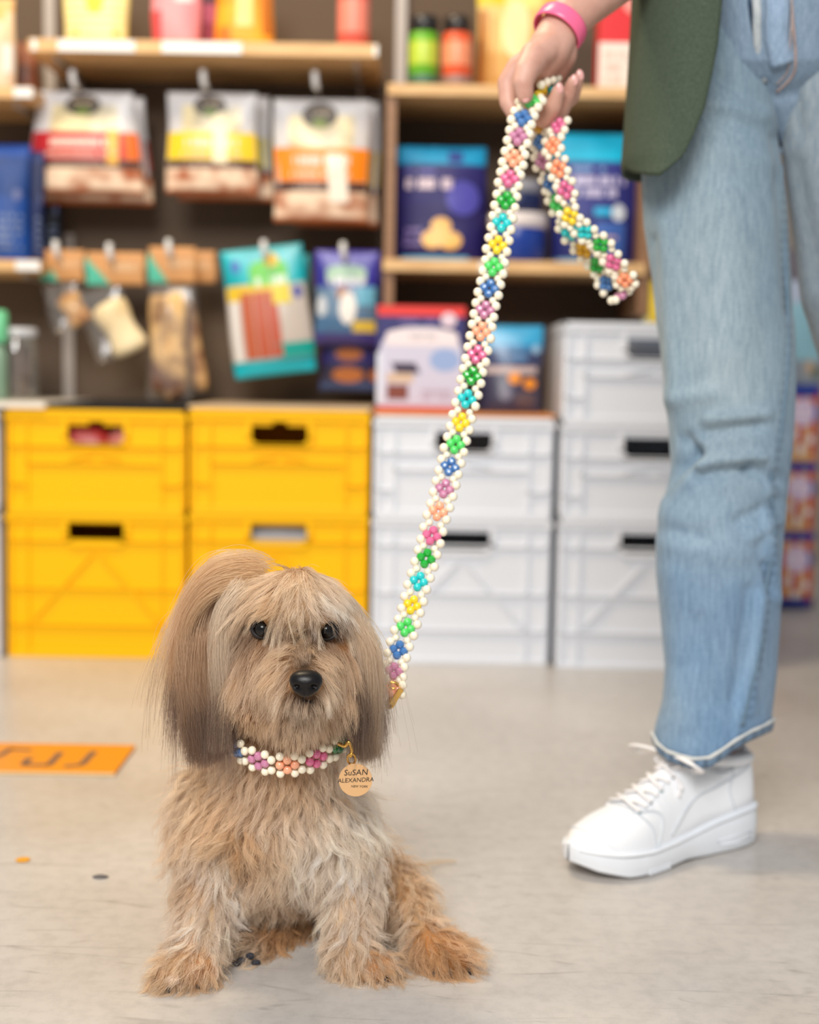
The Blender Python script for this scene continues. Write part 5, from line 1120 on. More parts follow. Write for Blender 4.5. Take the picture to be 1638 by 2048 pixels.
# ------------------------------------------------------------------ the dog
P_room = P
def P(px, py, Y): return P_room(px, py, np.asarray(Y, float) + DOG_DY)
DOGL = 'tan and cream long-haired small dog sitting on the concrete floor'
dog = thing('dog', DOGL, 'dog', P(560, 1950, 1.46) * np.array([1, 1, 0]))
groups = {
 'head': [[(582, 1262, 1.475, 112)], [(560, 1330, 1.462, 100)], [(640, 1325, 1.462, 80)], [(590, 1325, 1.43, 70), (605, 1366, 1.378, 44)], [(592, 1222, 1.45, 84)], [(600, 1400, 1.405, 46), (590, 1425, 1.43, 52)], [(520, 1390, 1.455, 66)], [(660, 1390, 1.455, 60)]],
 'ear_near': [[(444, 1190, 1.47, 40), (414, 1290, 1.458, 42), (408, 1400, 1.452, 40)]],
 'ear_far': [[(694, 1215, 1.475, 32), (724, 1320, 1.465, 28), (730, 1420, 1.46, 26)]],
 'body': [[(575, 1390, 1.51, 92), (560, 1540, 1.53, 100)], [(545, 1610, 1.54, 126), (535, 1675, 1.56, 126), (560, 1730, 1.64, 128), (580, 1800, 1.72, 118)], [(425, 1605, 1.545, 72)], [(455, 1660, 1.53, 92)], [(640, 1660, 1.53, 98)], [(560, 1840, 1.68, 70)]],
 'legs': [[(430, 1690, 1.515, 72), (415, 1800, 1.495, 52), (395, 1890, 1.458, 42), (378, 1932, 1.442, 40)], [(372, 1934, 1.438, 44), (343, 1948, 1.425, 36)], [(400, 1943, 1.434, 38)],
          [(690, 1690, 1.52, 66), (697, 1800, 1.49, 46), (695, 1890, 1.466, 42), (700, 1925, 1.462, 40)], [(705, 1928, 1.462, 42), (758, 1938, 1.455, 34)], [(725, 1941, 1.458, 36)]],
 'hind': [[(742, 1745, 1.64, 66), (808, 1790, 1.59, 42), (842, 1860, 1.525, 35), (864, 1908, 1.49, 44)], [(866, 1906, 1.487, 48), (905, 1918, 1.478, 40)], [(885, 1928, 1.476, 34)],
          [(470, 1790, 1.62, 80), (572, 1868, 1.575, 50), (494, 1906, 1.500, 34)]]}
sph = {g: blob_spheres(ch) for g, ch in groups.items()}
# ears are flaps: squeeze them front to back
FUR_UNDER = attr_mat('undercoat', 0.9, 0.1)
allv = []; allf = []; n0 = 0; ni = len(ICO_V)
for g, ss in sph.items():
    for c, r in ss:
        sc = np.array([1, 1, 1.0]) * r
        if g == 'ear_near': sc = np.array([0.95, 0.42, 1.0]) * r
        if g == 'ear_far': sc = np.array([0.45, 0.95, 1.0]) * r
        vv = ICO_V * sc + c
        allv.append(vv); allf += [tuple(i + n0 for i in q) for q in ICO_F]; n0 += ni
dbody = remesh('body', np.concatenate(allv), allf, 0.0042, 5, FUR_UNDER, dog)
co = np.empty(len(dbody.data.vertices) * 3); dbody.data.vertices.foreach_get('co', co); co = co.reshape(-1, 3)
co[:, 2] = np.maximum(co[:, 2], 0.001); dbody.data.vertices.foreach_set('co', co.ravel()); dbody.data.update()

# grooming guides: px, py, direction (right, down, towards camera), length m, lift, curl, root colour, tip colour
T_ = (204, 164, 124); TD = (160, 116, 78); CR = (240, 222, 200); WH = (252, 248, 243); GB = (72, 56, 48); GY = (160, 148, 136); OR_ = (206, 150, 98); DK = (42, 33, 30); LT = (222, 192, 158)
HG = [
 (500, 1262, -.5, .7, .1, .016, .25, .1, DK, GB), (548, 1272, .2, .9, .2, .012, .3, .1, DK, GB), (524, 1278, -.1, 1, .1, .014, .25, .1, DK, GB), (634, 1270, -.2, .9, .2, .012, .3, .1, DK, GB), (672, 1264, .5, .7, .1, .016, .25, .1, DK, GB), (652, 1280, .1, 1, .1, .014, .25, .1, DK, GB),
 (590, 1140, -.1, .5, .3, .028, .2, .2, T_, LT), (520, 1150, -.9, .2, .1, .05, .3, .2, T_, LT), (660, 1160, .7, .5, .2, .04, .3, .2, LT, CR),
 (600, 1190, .1, .9, .5, .026, .4, .2, LT, CR), (555, 1200, -.6, .6, .5, .024, .4, .2, T_, LT), (650, 1200, .6, .6, .4, .024, .4, .2, CR, WH), (690, 1215, .7, .8, .2, .05, .3, .2, CR, WH),
 (500, 1200, -.8, .6, .2, .06, .35, .2, LT, CR), (470, 1260, -.5, .95, .1, .06, .25, .25, LT, CR), (480, 1330, -.15, 1, .1, .045, .25, .3, TD, LT),
 (525, 1235, -.6, .2, .6, .012, .4, .1, T_, LT), (525, 1285, -.4, 1, .1, .022, .25, .15, TD, T_), (655, 1235, .6, .2, .6, .012, .4, .1, LT, CR), (660, 1285, .5, .8, .1, .022, .25, .15, TD, T_),
 (592, 1240, 0, .2, .8, .016, .5, .15, CR, WH), (598, 1275, -.1, -.5, .7, .018, .45, .15, GY, CR), (604, 1310, -.15, -.9, .5, .015, .35, .1, GY, LT), (608, 1332, 0, -1, .3, .008, .25, .1, GB, GY),
 (560, 1310, -.8, .25, .3, .026, .35, .2, TD, LT), (545, 1350, -.7, .7, .2, .032, .3, .25, T_, LT), (570, 1375, -.55, .85, .2, .028, .3, .2, T_, CR), (655, 1320, .8, .35, .3, .026, .35, .2, T_, LT), (665, 1360, .65, .8, .2, .032, .3, .25, T_, CR), (645, 1385, .5, .9, .2, .026, .3, .2, LT, CR),
 (690, 1300, .35, 1, .1, .05, .25, .25, TD, LT), (700, 1370, .1, 1, .1, .035, .25, .3, T_, LT), (590, 1396, -.25, 1, .3, .014, .25, .1, GB, GY), (630, 1396, .25, 1, .3, .014, .25, .1, GB, GY), (600, 1412, 0, 1, .35, .018, .2, .1, DK, GY), (560, 1415, -.3, 1, .2, .022, .25, .2, GB, T_), (640, 1418, .2, 1, .2, .022, .25, .2, GB, LT),
 (590, 1445, -.05, 1, .1, .020, .25, .25, GY, LT), (530, 1420, -.2, 1, .1, .024, .25, .3, TD, LT), (660, 1430, .1, 1, .1, .020, .25, .3, T_, CR), (500, 1450, -.1, 1, .1, .012, .2, .3, TD, LT)]
EN = [(470, 1130, -.9, .15, .1, .17, .5, .12, T_, OR_), (430, 1160, -.75, .75, .1, .19, .4, .12, LT, TD), (400, 1210, -.55, .95, .1, .20, .3, .12, OR_, TD), (440, 1230, -.15, 1, .1, .19, .3, .12, CR, GB), (370, 1300, -.3, 1, .0, .16, .25, .14, TD, GB), (410, 1330, -.02, 1, .1, .15, .25, .14, GY, GB), (440, 1350, .08, 1, .1, .14, .2, .14, CR, GB), (380, 1420, .05, 1, 0, .095, .2, .15, GB, GB), (430, 1430, .1, 1, .0, .085, .2, .15, GB, DK)]
EF = [(680, 1190, .6, .8, .1, .17, .4, .12, CR, LT), (720, 1230, .5, 1, .05, .19, .3, .12, LT, GY), (745, 1310, .16, 1, 0, .17, .2, .14, GY, GB), (715, 1330, .12, 1, .05, .15, .2, .14, TD, GB), (755, 1400, .05, 1, 0, .105, .2, .15, GY, GB), (735, 1430, -.06, 1, 0, .085, .2, .15, GB, DK)]
BG = [
 (560, 1540, 0, 1, .3, .04, .4, .6, T_, LT), (480, 1560, -.3, 1, .2, .05, .4, .7, T_, LT), (640, 1560, .25, 1, .2, .05, .4, .7, T_, CR), (400, 1590, -.35, 1, .1, .05, .4, .6, LT, CR), (350, 1650, -.25, 1, 0, .05, .4, .7, T_, LT), (720, 1600, .35, 1, .1, .05, .4, .6, CR, WH), (760, 1660, .4, .9, .1, .05, .4, .7, LT, CR),
 (560, 1620, -.1, 1, .2, .055, .4, .8, LT, CR), (500, 1640, -.6, .7, .3, .055, .45, .8, T_, LT), (480, 1690, .2, .4, .8, .04, .5, .9, TD, T_), (430, 1700, -.8, .4, .3, .05, .45, .8, T_, CR), (540, 1700, .7, .8, .3, .045, .4, .8, LT, CR), (600, 1690, .1, 1, .3, .045, .4, .8, WH, WH), (690, 1610, .35, .9, .2, .05, .4, .7, WH, WH), (730, 1640, .5, .8, .2, .05, .4, .7, WH, WH), (650, 1650, .4, .8, .3, .055, .4, .7, CR, WH), (690, 1690, .6, .6, .4, .055, .45, .8, WH, CR), (640, 1720, -.5, .9, .3, .036, .4, .8, CR, WH),
 (560, 1780, .1, 1, .2, .028, .35, .8, T_, CR), (520, 1820, -.1, 1, .2, .03, .35, .8, LT, CR), (600, 1800, .1, 1, .2, .024, .3, .7, T_, LT)]
LG = [(430, 1740, -.1, 1, .2, .034, .4, .9, CR, WH), (380, 1760, -.2, 1, .1, .034, .4, .9, T_, LT), (460, 1800, .3, 1, .2, .032, .4, .9, LT, WH), (400, 1840, -.15, 1, .2, .030, .4, 1, CR, WH), (440, 1880, .3, 1, .2, .028, .4, 1, CR, CR), (360, 1890, -.5, .8, .3, .034, .4, 1, T_, CR), (350, 1935, -.5, .7, .5, .024, .35, .7, LT, CR), (400, 1945, .1, .8, .5, .024, .35, .7, OR_, LT), (330, 1955, -.6, .6, .4, .02, .3, .5, T_, LT),
 (690, 1740, .1, 1, .2, .034, .4, .9, WH, WH), (660, 1790, -.2, 1, .2, .032, .4, .9, CR, CR), (730, 1800, .25, 1, .1, .034, .4, .9, LT, CR), (690, 1850, 0, 1, .2, .030, .4, 1, CR, WH), (670, 1890, -.3, 1, .2, .028, .4, 1, LT, CR), (730, 1890, .5, .8, .3, .034, .4, 1, LT, CR), (760, 1930, .7, .5, .4, .026, .35, .7, OR_, LT), (700, 1940, .1, .8, .5, .024, .35, .7, LT, CR)]
HI = [(770, 1740, .3, 1, .1, .034, .4, .9, T_, CR), (800, 1780, .3, 1, .2, .04, .4, 1, T_, CR), (830, 1840, .2, 1, .2, .036, .4, 1, LT, CR), (790, 1860, -.2, 1, .2, .028, .4, 1, LT, CR), (860, 1885, .5, .6, .4, .032, .45, .9, OR_, OR_), (890, 1915, .5, .5, .6, .026, .4, .7, TD, OR_), (920, 1900, .9, .1, .3, .028, .45, .7, OR_, LT), (480, 1840, -.1, 1, .2, .035, .4, .8, T_, LT), (560, 1870, -.4, .7, .3, .032, .4, .8, TD, OR_), (500, 1905, -.6, .5, .3, .024, .35, .7, GY, CR)]
for E_, yend in ((EN, 1500), (EF, 1495)):
    for i, g in enumerate(E_): E_[i] = g[:5] + (max(0.035, (yend - g[1]) * 1.45 / FPX), 0.16 if g[1] > 1180 else 0.3) + g[7:]
GUIDES = {'head': HG, 'ear_near': EN, 'ear_far': EF, 'body': BG, 'legs': LG, 'hind': HI}
def field(px, gl, power=3.0):
    G = np.array([[g[0], g[1]] for g in gl], float); d = np.hypot(px[:, None, 0] - G[None, :, 0], px[:, None, 1] - G[None, :, 1]) + 6.0
    w = d ** -power; w /= w.sum(1, keepdims=True)
    D = np.array([[g[2], g[3], g[4]] for g in gl], float); S = np.array([[g[5], g[6], g[7]] for g in gl]); R = np.array([lin(g[8]) for g in gl]); Tc = np.array([lin(g[9]) for g in gl])
    dd = w @ D; wdir = dd[:, :1] * right - dd[:, 1:2] * upv + dd[:, 2:] * tow
    wdir /= np.linalg.norm(wdir, axis=1)[:, None] + 1e-9
    return wdir, w @ S, w @ R, w @ Tc

me = dbody.data; me.calc_loop_triangles()
tri = np.empty(len(me.loop_triangles) * 3, np.int32); me.loop_triangles.foreach_get('vertices', tri); tri = tri.reshape(-1, 3)
A, B, Cc = co[tri[:, 0]], co[tri[:, 1]], co[tri[:, 2]]
cr_ = np.cross(B - A, Cc - A); ar = np.linalg.norm(cr_, axis=1); tn = cr_ / (ar[:, None] + 1e-12)
names = list(groups)
def group_of(p):
    best = np.full(len(p), 1e9); gi = np.zeros(len(p), int)
    for k, g in enumerate(names):
        C = np.array([c for c, r in sph[g]]); R = np.array([r for c, r in sph[g]])
        for s in range(0, len(p), 4000):
            d = (np.linalg.norm(p[s:s + 4000, None] - C[None], axis=2) - R).min(1) - (0.012 if g.startswith('ear') else 0)
            u = d < best[s:s + 4000]; best[s:s + 4000][u] = d[u]; gi[s:s + 4000][u] = k
    return gi
# undercoat colour on the skin
gv = group_of(co); pc = np.zeros((len(co), 3)); pxv = proj(co)
for k, g in enumerate(names):
    m_ = gv == k
    if m_.any(): _, _, rc, tc2 = field(pxv[m_], GUIDES[g]); pc[m_] = rc * 0.62 * np.array([1.0, .86, .7])
ca_ = me.color_attributes.new('paint', 'FLOAT_COLOR', 'POINT'); c4 = np.ones((len(co), 4)); c4[:, :3] = pc; ca_.data.foreach_set('color', c4.ravel())

def sample(n, facing_bias=True):
    view = CAM - (A + B + Cc) / 3; view /= np.linalg.norm(view, axis=1)[:, None]
    w = ar * np.where((tn * view).sum(1) > -0.25, 1.0, 0.28)
    w = w / w.sum(); i = RNG.choice(len(ar), n, p=w); r1 = np.sqrt(RNG.random(n)); r2 = RNG.random(n)
    p = A[i] * (1 - r1)[:, None] + B[i] * (r1 * (1 - r2))[:, None] + Cc[i] * (r1 * r2)[:, None]
    return p, tn[i]
from mathutils.kdtree import KDTree
HP, HR, HC, HS_ = [], [], [], []
NP_ = 9
EYES = [(526, 1258, 15), (653, 1261, 12)]
def add_strands(paths, rad, cols):
    """paths (n, NP_, 3), rad (n,), cols (n, NP_, 3)"""
    HP.append(paths); HR.append(rad[:, None] * np.linspace(1.0, 0.35, NP_)[None]); HC.append(cols)
def groom(nclump, nstr):
    cp, cn = sample(nclump); gi = group_of(cp)
    sp, sn = sample(nstr); kd = KDTree(nclump)
    for i, q in enumerate(cp): kd.insert(q, i)
    kd.balance(); own = np.array([kd.find(q)[1] for q in sp])
    K = NP_
    path = np.zeros((nclump, K, 3)); rc = np.zeros((nclump, 3)); tcl = np.zeros((nclump, 3)); curl = np.zeros(nclump); Lc = np.zeros(nclump)
    for k, g in enumerate(names):
        m_ = np.where(gi == k)[0]
        if not len(m_): continue
        px = proj(cp[m_]); d0, S, r_, t_ = field(px, GUIDES[g]); L = S[:, 0] * (0.75 + 0.5 * RNG.random(len(m_))); lift = S[:, 1]; curl[m_] = S[:, 2]
        rc[m_] = r_; tcl[m_] = t_; Lc[m_] = L
        x = cp[m_].copy(); path[m_, 0] = x; ln = L / (K - 1)
        jit = RNG.normal(size=(len(m_), 3)) * (0.05 + 0.20 * S[:, 2:3])
        nn = cn[m_]
        for s in range(1, K):
            f_ = s / (K - 1); dd, _, _, _ = field(proj(x), GUIDES[g])
            tgt = dd - nn * np.minimum((dd * nn).sum(1), 0)[:, None] * 0.9
            dirv = nn * (lift * (1.3 * (1 - f_) ** 1.5))[:, None] + tgt + jit + np.array([0, 0, -0.35 * f_])
            if g in ('ear_near', 'ear_far'): dirv = nn * (lift * 0.8 * (1 - f_) ** 3)[:, None] + dd - nn * np.minimum((dd * nn).sum(1), 0)[:, None] * 0.4 + jit * 0.6 + np.array([0, 0, -0.6 * f_])
            dirv /= np.linalg.norm(dirv, axis=1)[:, None]; x = x + dirv * ln[:, None]; path[m_, s] = x
    # curl: a helix growing towards the tip
    t = path[:, -1] - path[:, 0]; t /= np.linalg.norm(t, axis=1)[:, None] + 1e-9
    e1 = np.cross(t, np.array([0.3, 0.8, 0.1])); e1 /= np.linalg.norm(e1, axis=1)[:, None] + 1e-9; e2 = np.cross(t, e1)
    ph = RNG.random(nclump) * 6.28; fr = (0.7 + 0.7 * RNG.random(nclump)) * np.clip(Lc / 0.045, 0.5, 2.6)
    s = np.linspace(0, 1, K)[None]; amp = (curl * 0.0062)[:, None] * s ** 0.8
    an = 2 * np.pi * fr[:, None] * s + ph[:, None]
    path += (amp * np.cos(an))[..., None] * e1[:, None] + (amp * np.sin(an))[..., None] * e2[:, None]
    tone = 0.56 + 0.74 * RNG.random(nclump)[:, None]  # random clump tone, widened to paint lit and shaded locks
    big = vnoise(cp, 60, 12, 2)[:, None]
    warm = np.clip(0.5 + 0.5 * big + 0.3 * RNG.normal(size=(nclump, 1)), 0, 1)
    rcc = rc * tone; tcc = tcl * tone * (1 - 0.20 * warm * np.array([0.4, 1.0, 1.9]))
    # strands
    off = sp - cp[own]; wob = RNG.normal(size=(nstr, 3)) * 0.0016
    sc = 0.62 + 0.42 * RNG.random(nstr); sK = np.linspace(0, 1, K)
    base = path[own]
    # shorten by resampling along the clump path
    idx = sK[None] * sc[:, None] * (K - 1); i0 = np.minimum(idx.astype(int), K - 2); fr_ = (idx - i0)[..., None]
    rows = np.arange(nstr)[:, None]; cen = base[rows, i0] * (1 - fr_) + base[rows, i0 + 1] * fr_
    isear = np.isin(gi[own], [1, 2]); tight = np.where(isear, 0.45, np.where(gi[own] == 0, 0.66, 0.80))
    spread = 1 - tight[:, None] * sK[None] ** 0.8
    pts_ = cen + off[:, None] * spread[..., None] + wob[:, None] * (sK[None] ** 1.2)[..., None] * np.where(isear, 2.6, 1.3)[:, None, None]
    # keep hair off the eyes and nose
    pr = proj(sp); keep = np.ones(nstr, bool)
    ishead = gi[own] == 0
    front = sp[:, 1] < 1.434
    for ex, ey, er in EYES: keep &= ~(ishead & front & (np.hypot(pr[:, 0] - ex, (pr[:, 1] - ey) * 1.15) < er))
    keep &= ~(ishead & front & (np.hypot((pr[:, 0] - 612) / 1.1, pr[:, 1] - 1366) < 29))
    keep &= ~((gi[own] == 3) & (np.abs(pr[:, 1] - 1478) < 26) & (sp[:, 1] < 1.454) & (np.abs(pr[:, 0] - 575) < 115) & (RNG.random(nstr) < 0.5))
    pts_[..., 2] = np.maximum(pts_[..., 2], 0.0012)
    pa = proj(pts_); thin = RNG.random(nstr) > 0.06
    for ex, ey, er in EYES: keep &= ~((np.hypot((pa[..., 0] - ex) / 1.05, (pa[..., 1] - ey) * 1.05) < er).any(1) & thin & (gi[own] == 0))
    keep &= ~((np.hypot((pa[..., 0] - 612) / 1.12, pa[..., 1] - 1367) < 27).any(1) & (gi[own] == 0))
    vr = 1 + 0.10 * RNG.normal(size=(nstr, 1, 1)); mixt = (sK ** 1.1)[None, :, None]
    root_shade = (0.45 + 0.55 * np.clip(sK * 2.2, 0, 1))[None, :, None]  # shade between the locks, painted into the strand roots
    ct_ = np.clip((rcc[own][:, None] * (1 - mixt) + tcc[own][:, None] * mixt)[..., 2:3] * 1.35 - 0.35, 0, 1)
    col = (np.array([1.0, 0.82, 0.68]) * (1 - ct_) + np.array([1.0, 0.95, 0.90]) * ct_) * np.clip((rcc[own][:, None] * (1 - mixt) + tcc[own][:, None] * mixt) * vr * root_shade, 0.004, 0.95)
    if isear.any():                                             # ear fringes darken towards their ends
        zz = pts_[..., 2]; z1, z0 = P(400, 1240, 1.45)[2], P(400, 1430, 1.45)[2]
        dk = np.clip((z1 - zz) / (z1 - z0), 0, 1)[..., None] * isear[:, None, None]; dk = dk * dk * (3 - 2 * dk) * 0.96
        col = col * (1 - dk) + dk * lin((34, 26, 23)) * vr * tone[own][:, None]
    rad = np.where(isear, 0.00016, 0.00017) * (0.8 + 0.4 * RNG.random(nstr))
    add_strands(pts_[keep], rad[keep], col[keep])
groom(5200, 105000)
# flyaway fuzz
groom(9000, 16000)

from mathutils.bvhtree import BVHTree
bvh = BVHTree.FromPolygons([Vector(q) for q in co], [tuple(int(i) for i in q) for q in tri])
def surf(px, py):
    d = P(px, py, 1.0) - CAM; d /= np.linalg.norm(d); h = bvh.ray_cast(Vector(CAM), Vector(d)); return np.array(h[0]) if h[0] else None
def lock(pts, n, spread, c0, c1, base_off=0.004, end_conv=0.5, yoff=None, rad=0.00014):
    """a lock of long hair through photo points; it lies base_off in front of the coat"""
    q = []
    last = None
    for i, p_ in enumerate(pts):
        s_ = surf(p_[0], p_[1]) if len(p_) == 2 else None
        if s_ is None: s_ = P(p_[0], p_[1], p_[2] if len(p_) > 2 else (last[1] if last is not None else 1.44))
        else: s_ = s_ + tow * base_off * (0.4 + 0.9 * i / len(pts))
        q.append(s_); last = s_
    q = smooth_path(q, NP_)
    off = RNG.normal(size=(n, 3)) * spread; dr = RNG.normal(size=(n, 3)) * spread * end_conv; sK = np.linspace(0, 1, NP_)[None, :, None]
    pp = q[None] + off[:, None] * (1 - 0.55 * sK) + dr[:, None] * sK + 0.5 * spread * np.sin(sK * 7 + RNG.random((n, 1, 3)) * 6)
    vr = 1 + 0.12 * RNG.normal(size=(n, 1, 1)); cc_ = np.clip((lin(c0) * (1 - sK) + lin(c1) * sK) * vr, .004, .95)
    add_strands(pp, np.full(n, rad), cc_ * np.array([1.0, 0.85, 0.70]))
# bangs over the eyes and brow
for pts, n, sp_ in [([(575, 1165), (560, 1200), (545, 1240), (530, 1290)], 40, .0016), ([(585, 1160), (570, 1205), (552, 1262), (540, 1325)], 34, .0014), ([(600, 1165), (596, 1215), (600, 1255), (612, 1290)], 30, .0016), ([(612, 1170), (622, 1215), (636, 1255), (640, 1300)], 26, .0012), ([(590, 1170), (560, 1190), (520, 1220), (490, 1270)], 60, .0022), ([(630, 1170), (665, 1200), (690, 1250), (705, 1310)], 70, .0024), ([(560, 1165), (515, 1185), (480, 1230), (462, 1300)], 90, .003), ([(645, 1175), (690, 1205), (720, 1260), (735, 1340)], 90, .0028), ([(600, 1150), (610, 1190), (640, 1215), (668, 1250)], 50, .0018), ([(580, 1150), (556, 1180), (532, 1215), (515, 1245)], 46, .0016)]:
    lock(pts, n, sp_, (226, 198, 164), (244, 226, 200))
for pts, n in [([(606, 1158), (580, 1205), (562, 1270), (556, 1340), (548, 1375)], 9), ([(598, 1160), (566, 1215), (548, 1268), (540, 1300)], 10), ([(616, 1165), (634, 1215), (640, 1262), (650, 1300)], 8), ([(600, 1160), (578, 1230), (590, 1290), (570, 1340)], 6), ([(640, 1170), (676, 1215), (700, 1250), (712, 1262)], 14)]:
    lock(pts, n, .0009, (232, 206, 172), (250, 234, 208), base_off=.007, rad=.00019)
# crown tuft sweeping over to the near ear
for k in range(9):
    e = k * 9
    lock([(530 - k * 4, 1130 + k * 4, 1.468 - .002 * k), (490 - k * 4, 1114 + k * 7, 1.462 - .002 * k), (435 - k * 3, 1122 + k * 9, 1.456 - .002 * k), (382 - k * 1, 1178 + k * 9, 1.450 - .001 * k), (348 + k * 3, 1262 + k * 8, 1.447 - .001 * k), (342 + k * 8, 1370 + k * 6, 1.446 - .001 * k)], 120, .0048, (214, 168, 118), (190, 140, 98) if k < 5 else (150, 118, 94), rad=0.00015)
for k in range(7):
    lock([(476 + k * 3, 1165 + k * 4, 1.442), (440 + k * 2, 1225, 1.437), (425 + k * 4, 1310, 1.433), (428 + k * 4, 1400, 1.432), (424 + k * 5, 1500, 1.434)], 90, .0036, (232, 214, 190), (56, 44, 38) if k % 3 else (176, 156, 138), rad=0.00015)
for k in range(8):
    lock([(360 + k * 10, 1290 - k * 4, 1.441), (358 + k * 10, 1370, 1.438), (366 + k * 10, 1450, 1.438), (378 + k * 9, 1532 - abs(k - 3) * 3, 1.440)], 130, .0042, (150, 116, 90), (34, 26, 23), rad=0.00015)
for k in range(8):
    lock([(702 + k * 4, 1225 + k * 6, 1.452), (724 + k * 4, 1310, 1.448), (730 + k * 4, 1400, 1.446), (714 + k * 6, 1470 + k * 3, 1.446), (706 + k * 7, 1524 - abs(k - 3) * 3, 1.448)], 110, .0034, (200, 174, 146), (40, 33, 30), rad=0.00015)
# stray outer hairs of the near ear
for k in range(12):
    lock([(400 - k * 3, 1180 + k * 9, 1.455), (345 - k * 2, 1235 + k * 9, 1.452), (322 + k, 1300 + k * 8, 1.452), (318 + k * 2, 1350 + k * 9, 1.452)], 7, .005, (220, 176, 126), (210, 170, 124), end_conv=1.6, rad=0.00011)
# tail tip on the floor behind
tl = [PF(800, 1745) + [0, 0, .012], PF(845, 1745) + [0, 0, .010], PF(880, 1733) + [0, 0, .006], PF(912, 1728) + [0, 0, .004]]
q = smooth_path(tl, NP_); n = 40; off = RNG.normal(size=(n, 3)) * np.array([.006, .008, .004]); sK = np.linspace(0, 1, NP_)[None, :, None]
pp = q[None] + off[:, None] * (1 - 0.6 * sK) * (0.6 + 0.4 * np.sin(sK * 3)); pp[..., 2] = np.maximum(pp[..., 2], .001)
add_strands(pp, np.full(n, .00016), np.clip(np.tile(lin((214, 170, 118)), (n, NP_, 1)) * (1 + .1 * RNG.normal(size=(n, 1, 1))), 0, 1))

FURM = bpy.data.materials.new('fur'); FURM.use_nodes = True; nt = FURM.node_tree; nt.nodes.remove(nt.nodes['Principled BSDF'])
h = N(nt, 'ShaderNodeBsdfHairPrincipled'); h.model = 'CHIANG'; h.parametrization = 'COLOR'
h.inputs['Roughness'].default_value = 0.42; h.inputs['Radial Roughness'].default_value = 0.55; h.inputs['Coat'].default_value = 0.0
a = N(nt, 'ShaderNodeAttribute', attribute_name='hair_color'); nt.links.new(a.outputs['Color'], h.inputs['Color']); 
df = N(nt, 'ShaderNodeBsdfDiffuse'); nt.links.new(a.outputs['Color'], df.inputs['Color'])
mxs = N(nt, 'ShaderNodeMixShader'); mxs.inputs[0].default_value = 0.38; nt.links.new(h.outputs[0], mxs.inputs[1]); nt.links.new(df.outputs[0], mxs.inputs[2]); nt.links.new(mxs.outputs[0], nt.nodes['Material Output'].inputs[0])
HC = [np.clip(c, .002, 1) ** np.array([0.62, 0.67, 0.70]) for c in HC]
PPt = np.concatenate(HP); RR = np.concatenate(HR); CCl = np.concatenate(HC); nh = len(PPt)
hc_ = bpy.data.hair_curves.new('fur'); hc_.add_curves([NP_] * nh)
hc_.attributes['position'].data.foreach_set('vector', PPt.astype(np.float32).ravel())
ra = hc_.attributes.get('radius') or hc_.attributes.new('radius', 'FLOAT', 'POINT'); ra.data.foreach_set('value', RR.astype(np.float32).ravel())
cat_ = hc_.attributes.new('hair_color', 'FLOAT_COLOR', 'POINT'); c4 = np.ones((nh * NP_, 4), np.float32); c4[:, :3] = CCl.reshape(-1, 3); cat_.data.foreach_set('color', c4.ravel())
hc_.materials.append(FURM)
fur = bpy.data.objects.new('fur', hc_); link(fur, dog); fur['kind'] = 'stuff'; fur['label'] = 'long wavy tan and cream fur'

# face
EYE = mat((10, 7, 7), 0.05, 0.4); RIMM = mat((30, 24, 24), 0.5, 0.4)
for (ex, ey, er), sx in zip(EYES, (1, 1)):
    s_ = surf(ex, ey); r = 19 * s_[1] / FPX
    k = MB(); k.ball(s_ + (CAM - s_) / np.linalg.norm(CAM - s_) * (-0.25 * r), r, 20, 14); k.build('eye', EYE, dog, smooth=True)
    c = s_ + (CAM - s_) / np.linalg.norm(CAM - s_) * (0.05 * r)
    k = MB(); k.tube([c + right * 1.15 * r * math.cos(a) + upv * 0.88 * r * math.sin(a) for a in np.linspace(0, 6.28, 24, endpoint=False)], 0.0022, 8, closed=True); k.build('eyelid', RIMM, dog, smooth=True)
nc = P(612, 1367, 1.352)
bm = bmesh.new(); bmesh.ops.create_icosphere(bm, subdivisions=5, radius=1.0); v = np.array([q.co[:] for q in bm.verts]); f = [tuple(q.index for q in p_.verts) for p_ in bm.faces]; bm.free()
v = np.sign(v) * np.abs(v) ** 0.88
pz = v[:, 2].copy(); v[:, 0] *= 1.0 + 0.16 * pz - 0.22 * np.clip(-pz, 0, 1) ** 2; dsp = np.zeros(len(v))
for sx in (-1, 1):
    d = np.hypot((v[:, 0] - sx * 0.50) / 0.9, (v[:, 2] + 0.10) / 0.75); dsp -= 0.42 * np.exp(-(d / 0.24) ** 2) * (v[:, 1] < 0)
    d = np.hypot((v[:, 0] - sx * 0.92), (v[:, 2] + 0.28)); dsp -= 0.15 * np.exp(-(d / 0.16) ** 2) * (v[:, 1] < .4)
dsp -= 0.10 * np.exp(-(v[:, 0] / 0.06) ** 2) * (v[:, 2] < 0) * (v[:, 1] < 0)
v[:, 1] -= dsp
Mh = np.array([[1, 0, 0], [0, 1, 0], [0, 0, 1.0]])
v = v * np.array([32, 26, 27]) * 1.352 / FPX + nc
mesh('nose', v, f, mat((14, 10, 11), 0.34, 0.3, bump=(900, 0.35, 0.0004)), dog)
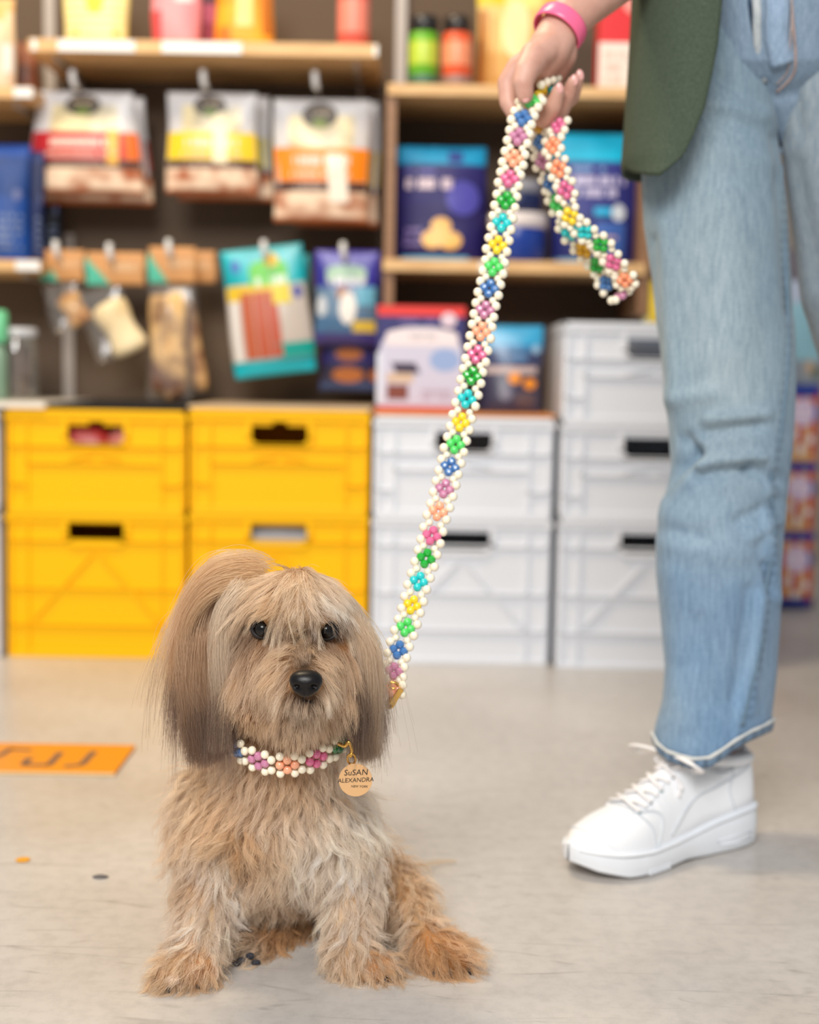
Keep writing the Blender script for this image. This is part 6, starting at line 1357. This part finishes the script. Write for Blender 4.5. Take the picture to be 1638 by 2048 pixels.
k = MB(); k.tube(smooth_path([P(566, 1410, 1.385), P(585, 1409, 1.372), P(603, 1402, 1.364), P(618, 1404, 1.365), P(638, 1410, 1.378)], 24), [0.0012] * 24, 8); k.build('mouth', mat((34, 24, 24), 0.4), dog, smooth=True)
k = MB(); k.tube([P(610, 1392, 1.358), P(606, 1403, 1.364)], 0.0010, 8); k.build('lip_groove', mat((34, 24, 24), 0.4), dog, smooth=True)
# claws and pads
CLAW = mat((40, 36, 38), 0.35, 0.5); CLAW2 = mat((188, 160, 140), 0.4); PAD = mat((46, 46, 54), 0.7, 0.3, bump=(300, 0.4, 0.001))
for px, py, Y, dx, dy, m_ in [(318, 1968, 1.408, -.2, .5, CLAW), (338, 1972, 1.402, -.15, .55, CLAW), (365, 1976, 1.404, 0, .5, CLAW), (395, 1972, 1.412, .1, .5, CLAW), (790, 1958, 1.438, .6, .4, CLAW), (768, 1966, 1.433, .4, .5, CLAW), (742, 1968, 1.432, .1, .5, CLAW), (880, 1958, 1.452, .2, .5, CLAW), (900, 1958, 1.450, .3, .5, CLAW), (920, 1952, 1.452, .4, .4, CLAW), (936, 1944, 1.458, .6, .3, CLAW)]:
    p0 = P(px, py - 12, Y + .014); p1 = P(px + dx * 8, py - 2, Y + 0.003); p0[2] = max(p0[2], .007); p1[2] = .0022
    k = MB(); k.tube([p0, p0 * .5 + p1 * .5 + [0, 0, .002], p1], [.0030, .0026, .0010], 8); k.build('claw', m_, dog, smooth=True)
k = MB(); q = P(340, 1960, 1.410); k.tube([q + [-.012, 0.004, -.004], q, q + [.010, -.002, .001]], [.004, .0055, .004], 10); k.build('toe', CLAW2, dog, smooth=True)
for px, py, Y, r in [(485, 1922, 1.482, 9), (500, 1912, 1.482, 8), (472, 1930, 1.478, 8), (512, 1926, 1.480, 8), (872, 1948, 1.458, 8), (895, 1950, 1.455, 8)]:
    k = MB(); q = P(px, py, Y); k.ball(q, r * Y / FPX, 12, 8, (1.2, .7, .9)); k.v[-1][:, 2] = np.maximum(k.v[-1][:, 2], .0008); k.build('paw_pad', PAD, dog, smooth=True)
